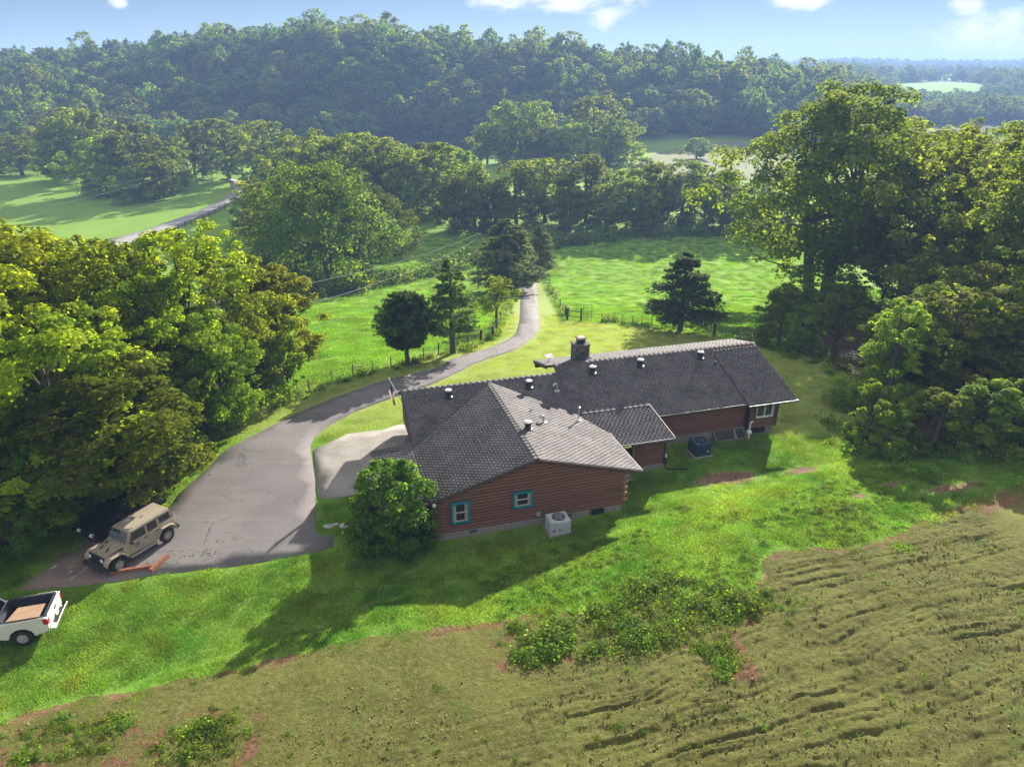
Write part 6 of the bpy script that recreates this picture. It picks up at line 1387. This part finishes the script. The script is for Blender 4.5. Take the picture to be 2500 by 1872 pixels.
def in_poly_pts(poly, dens):
    P = np.array(poly); lo, hi = P.min(0)-1, P.max(0)+1; n = int(np.prod(hi-lo)*dens); q = rg.uniform(lo, hi, (n, 2)); s = seg_sd(q, poly); nz_ = vnoise(q[:, 0], q[:, 1], 1.1, 81)+.5*vnoise(q[:, 0], q[:, 1], .45, 82)
    return q[(nz_+np.clip(s, -2, .8)*.55 > .02)]
wp_ = []; ws_ = []
for i, poly in enumerate(WEEDPX):
    q = in_poly_pts(poly, [13, 14, 11, 8, 7, 6, 6, 4, 8, 7, 5][i]); wp_.append(q)
    hi_ = [1.0, .9, .8, .7, .6, .5, .5, .4, .7, .7, .4][i]; ws_.append(np.clip(rg.uniform(.35, 1.0, len(q))+1.1*vnoise(q[:, 0], q[:, 1], 1.6, 83)+.7*vnoise(q[:, 0], q[:, 1], .7, 84), .2, 1.7)*hi_)
lone = rg.uniform((-20, 17.5), (24, 31), (520, 2)); lone = lone[(seg_sd(lone, DIRT) > .1) & (vnoise(lone[:, 0], lone[:, 1], 3.0, 90)+.3*vnoise(lone[:, 0], lone[:, 1], .8, 91) > .10)]
wp_.append(lone); ws_.append(rg.uniform(.15, .5, len(lone)))
lush = rg.uniform((-2, 24.5), (27, 39.5), (2600, 2)); s_ = seg_sd(lush, DIRT); lush = lush[(s_ < -.3) & (s_ > -7) & (.45*lush[:, 0]-.9*lush[:, 1] > -28.4) & (vnoise(lush[:, 0], lush[:, 1], 2.4, 92)+.4*vnoise(lush[:, 0], lush[:, 1], .7, 93) > .02)]
lush = lush[allowed(lush, .6)]
wp_.append(lush); ws_.append(rg.uniform(.25, .62, len(lush)))
P = np.concatenate(wp_); S = np.concatenate(ws_); n = len(P)
gn_scatter('ground_weeds', np.c_[P, terrain(P[:, 0], P[:, 1])+.0], np.c_[rg.normal(0, .12, (n, 2)), rg.uniform(0, 6.28, n)], np.c_[S, S, S*rg.uniform(.5, .9, n)], rg.integers(0, 5, n), cl, 'leafy weeds and brambles in patches on the bare slope and rough grass')
fl_ = []
for pp_ in (LPOST, RPOST, RPOST2, RPOST3):
    q = smooth_line(pp_, .5); m = rg.random(len(q)) < .8; q = q[m]+rg.normal(0, .28, (m.sum(), 2)); fl_.append(q); fl_.append(q+rg.normal(0, .4, q.shape))
P = np.concatenate(fl_); n = len(P); S = rg.uniform(.4, 1.5, n)*(1+1.2*(vnoise(P[:, 0], P[:, 1], 4, 95)))
gn_scatter('fence_weeds', np.c_[P, terrain(P[:, 0], P[:, 1])], np.c_[np.zeros((n, 2)), rg.uniform(0, 6.28, n)], np.c_[S, S, S*1.3], rg.integers(0, 5, n), cl, 'tall weeds growing along the wire fences')
# undergrowth at the foot of the woods
ug = []
for poly in (WOODS_L, WOODS_R):
    q = smooth_line(poly, .9, True); ug.append(q+rg.normal(0, .9, q.shape))
q = np.concatenate(ug); q = q[(seg_sd(q, drv_poly) < -1.2) & (q[:, 1] > 30)]; q = q[~((q[:, 0] > -26.5) & (q[:, 0] < -18) & (q[:, 1] < 41))]; n = len(q); S = rg.uniform(1.0, 2.6, n)
gn_scatter('undergrowth', np.c_[q, terrain(q[:, 0], q[:, 1])], np.c_[np.zeros((n, 2)), rg.uniform(0, 6.28, n)], np.c_[S, S, S], rg.integers(0, 5, n), cl, 'leafy undergrowth along the feet of the near woods')
# brushy bank along the edge of the field, in front of the valley woods
ed = smooth_line([(-46, 112), (-38, 112), (-30, 116), (-22, 130), (-12, 142), (-4, 152), (10, 163), (24, 172), (45, 178), (70, 180), (95, 182)], 1.6); q = np.concatenate([ed+rg.normal(0, 1.5, ed.shape) for _ in range(3)]); n = len(q); S = rg.uniform(2.5, 6.5, n)
gn_scatter('field_brush', np.c_[q, terrain(q[:, 0], q[:, 1])], np.c_[np.zeros((n, 2)), rg.uniform(0, 6.28, n)], np.c_[S, S, S], rg.integers(0, 5, n), [(m_, tuple(np.array(c)*.75)) for m_, c in cl], 'brushy undergrowth along the far edge of the pastures')
# clods and stones on the bare slope
def rock(seed):
    rng = np.random.default_rng(seed); bm = bmesh.new(); bmesh.ops.create_icosphere(bm, subdivisions=1, radius=1)
    for v in bm.verts: v.co *= rng.uniform(.7, 1.15); v.co.z *= .6
    me = bpy.data.meshes.new('clod'); bm.to_mesh(me); bm.free(); me.materials.append(dm2); return me
dm2 = simple('soil_clod', DIRT_C, DIRT_A, 3, .95, .5, 30, rnd=.3)
q = rg.uniform((-20, 15), (25, 32), (42000, 2)); q = q[(seg_sd(q, DIRT) > .3) & (vnoise(q[:, 0], q[:, 1], 4, 97)+.6*(q[:, 0]/40)-.02*(q[:, 1]-20)+rg.normal(0, .25, len(q)) > .15)]; n = len(q); S = .012+.05*rg.random(n)**4
gn_scatter('soil_clods', np.c_[q, terrain(q[:, 0], q[:, 1])+.01], rg.uniform(0, 6.28, (n, 3)), np.c_[S*1.3, S, S], rg.integers(0, 3, n), [(rock(i), (.5, .5, .5)) for i in range(3)], 'clods and small stones scattered on the bare slope')
# fallen leaves in little drifts on the asphalt
q = np.concatenate([rg.normal(c, s, (k_, 2)) for c, s, k_ in (((-17.2, 32.0), (.9, .25), 60), ((-18.3, 31.2), (.5, .3), 40), ((-15.9, 33.3), (.5, .5), 30), ((-12.2, 40.5), (.15, 2.2), 60), ((-18, 34), (3, 2), 40), ((-8.5, 56), (1.5, .3), 20))]); n = len(q); S = rg.uniform(.3, .8, n)
lv = MB(); lv.add([(-.09, 0, 0), (0, -.05, .02), (.09, 0, 0), (0, .05, .02)], [(0, 1, 2, 3)]); lvm = lv.mesh('fallen_leaf', simple('fallen_leaf', (.24, .26, .04), (.17, .21, .035), 5, .8))
gn_scatter('fallen_leaves', np.c_[q, terrain(q[:, 0], q[:, 1])+.06], np.c_[rg.normal(0, .3, (n, 2)), rg.uniform(0, 6.28, n)], np.c_[S, S, S], np.zeros(n), [(lvm, (.3, .25, .05))], 'yellow fallen leaves drifted on the asphalt and concrete')

# ------------------------------------------------------------------ haze
hm, t, o = newmat('haze_air'); vol = t.nodes.new('ShaderNodeVolumePrincipled')
vol.inputs['Color'].default_value = (*HAZE_COL, 1); vol.inputs['Density'].default_value = HAZE_DENSITY; vol.inputs['Anisotropy'].default_value = HAZE_ANISO
t.links.new(vol.outputs[0], o.inputs['Volume'])
b = MB(); b.box(-3000, 3000, -200, 4600, float(PZ.min())-1.5, 92); hz = b.build('haze', hm, None)
tag(hz, 'thin blue morning haze filling the valley', None, None, 'stuff')
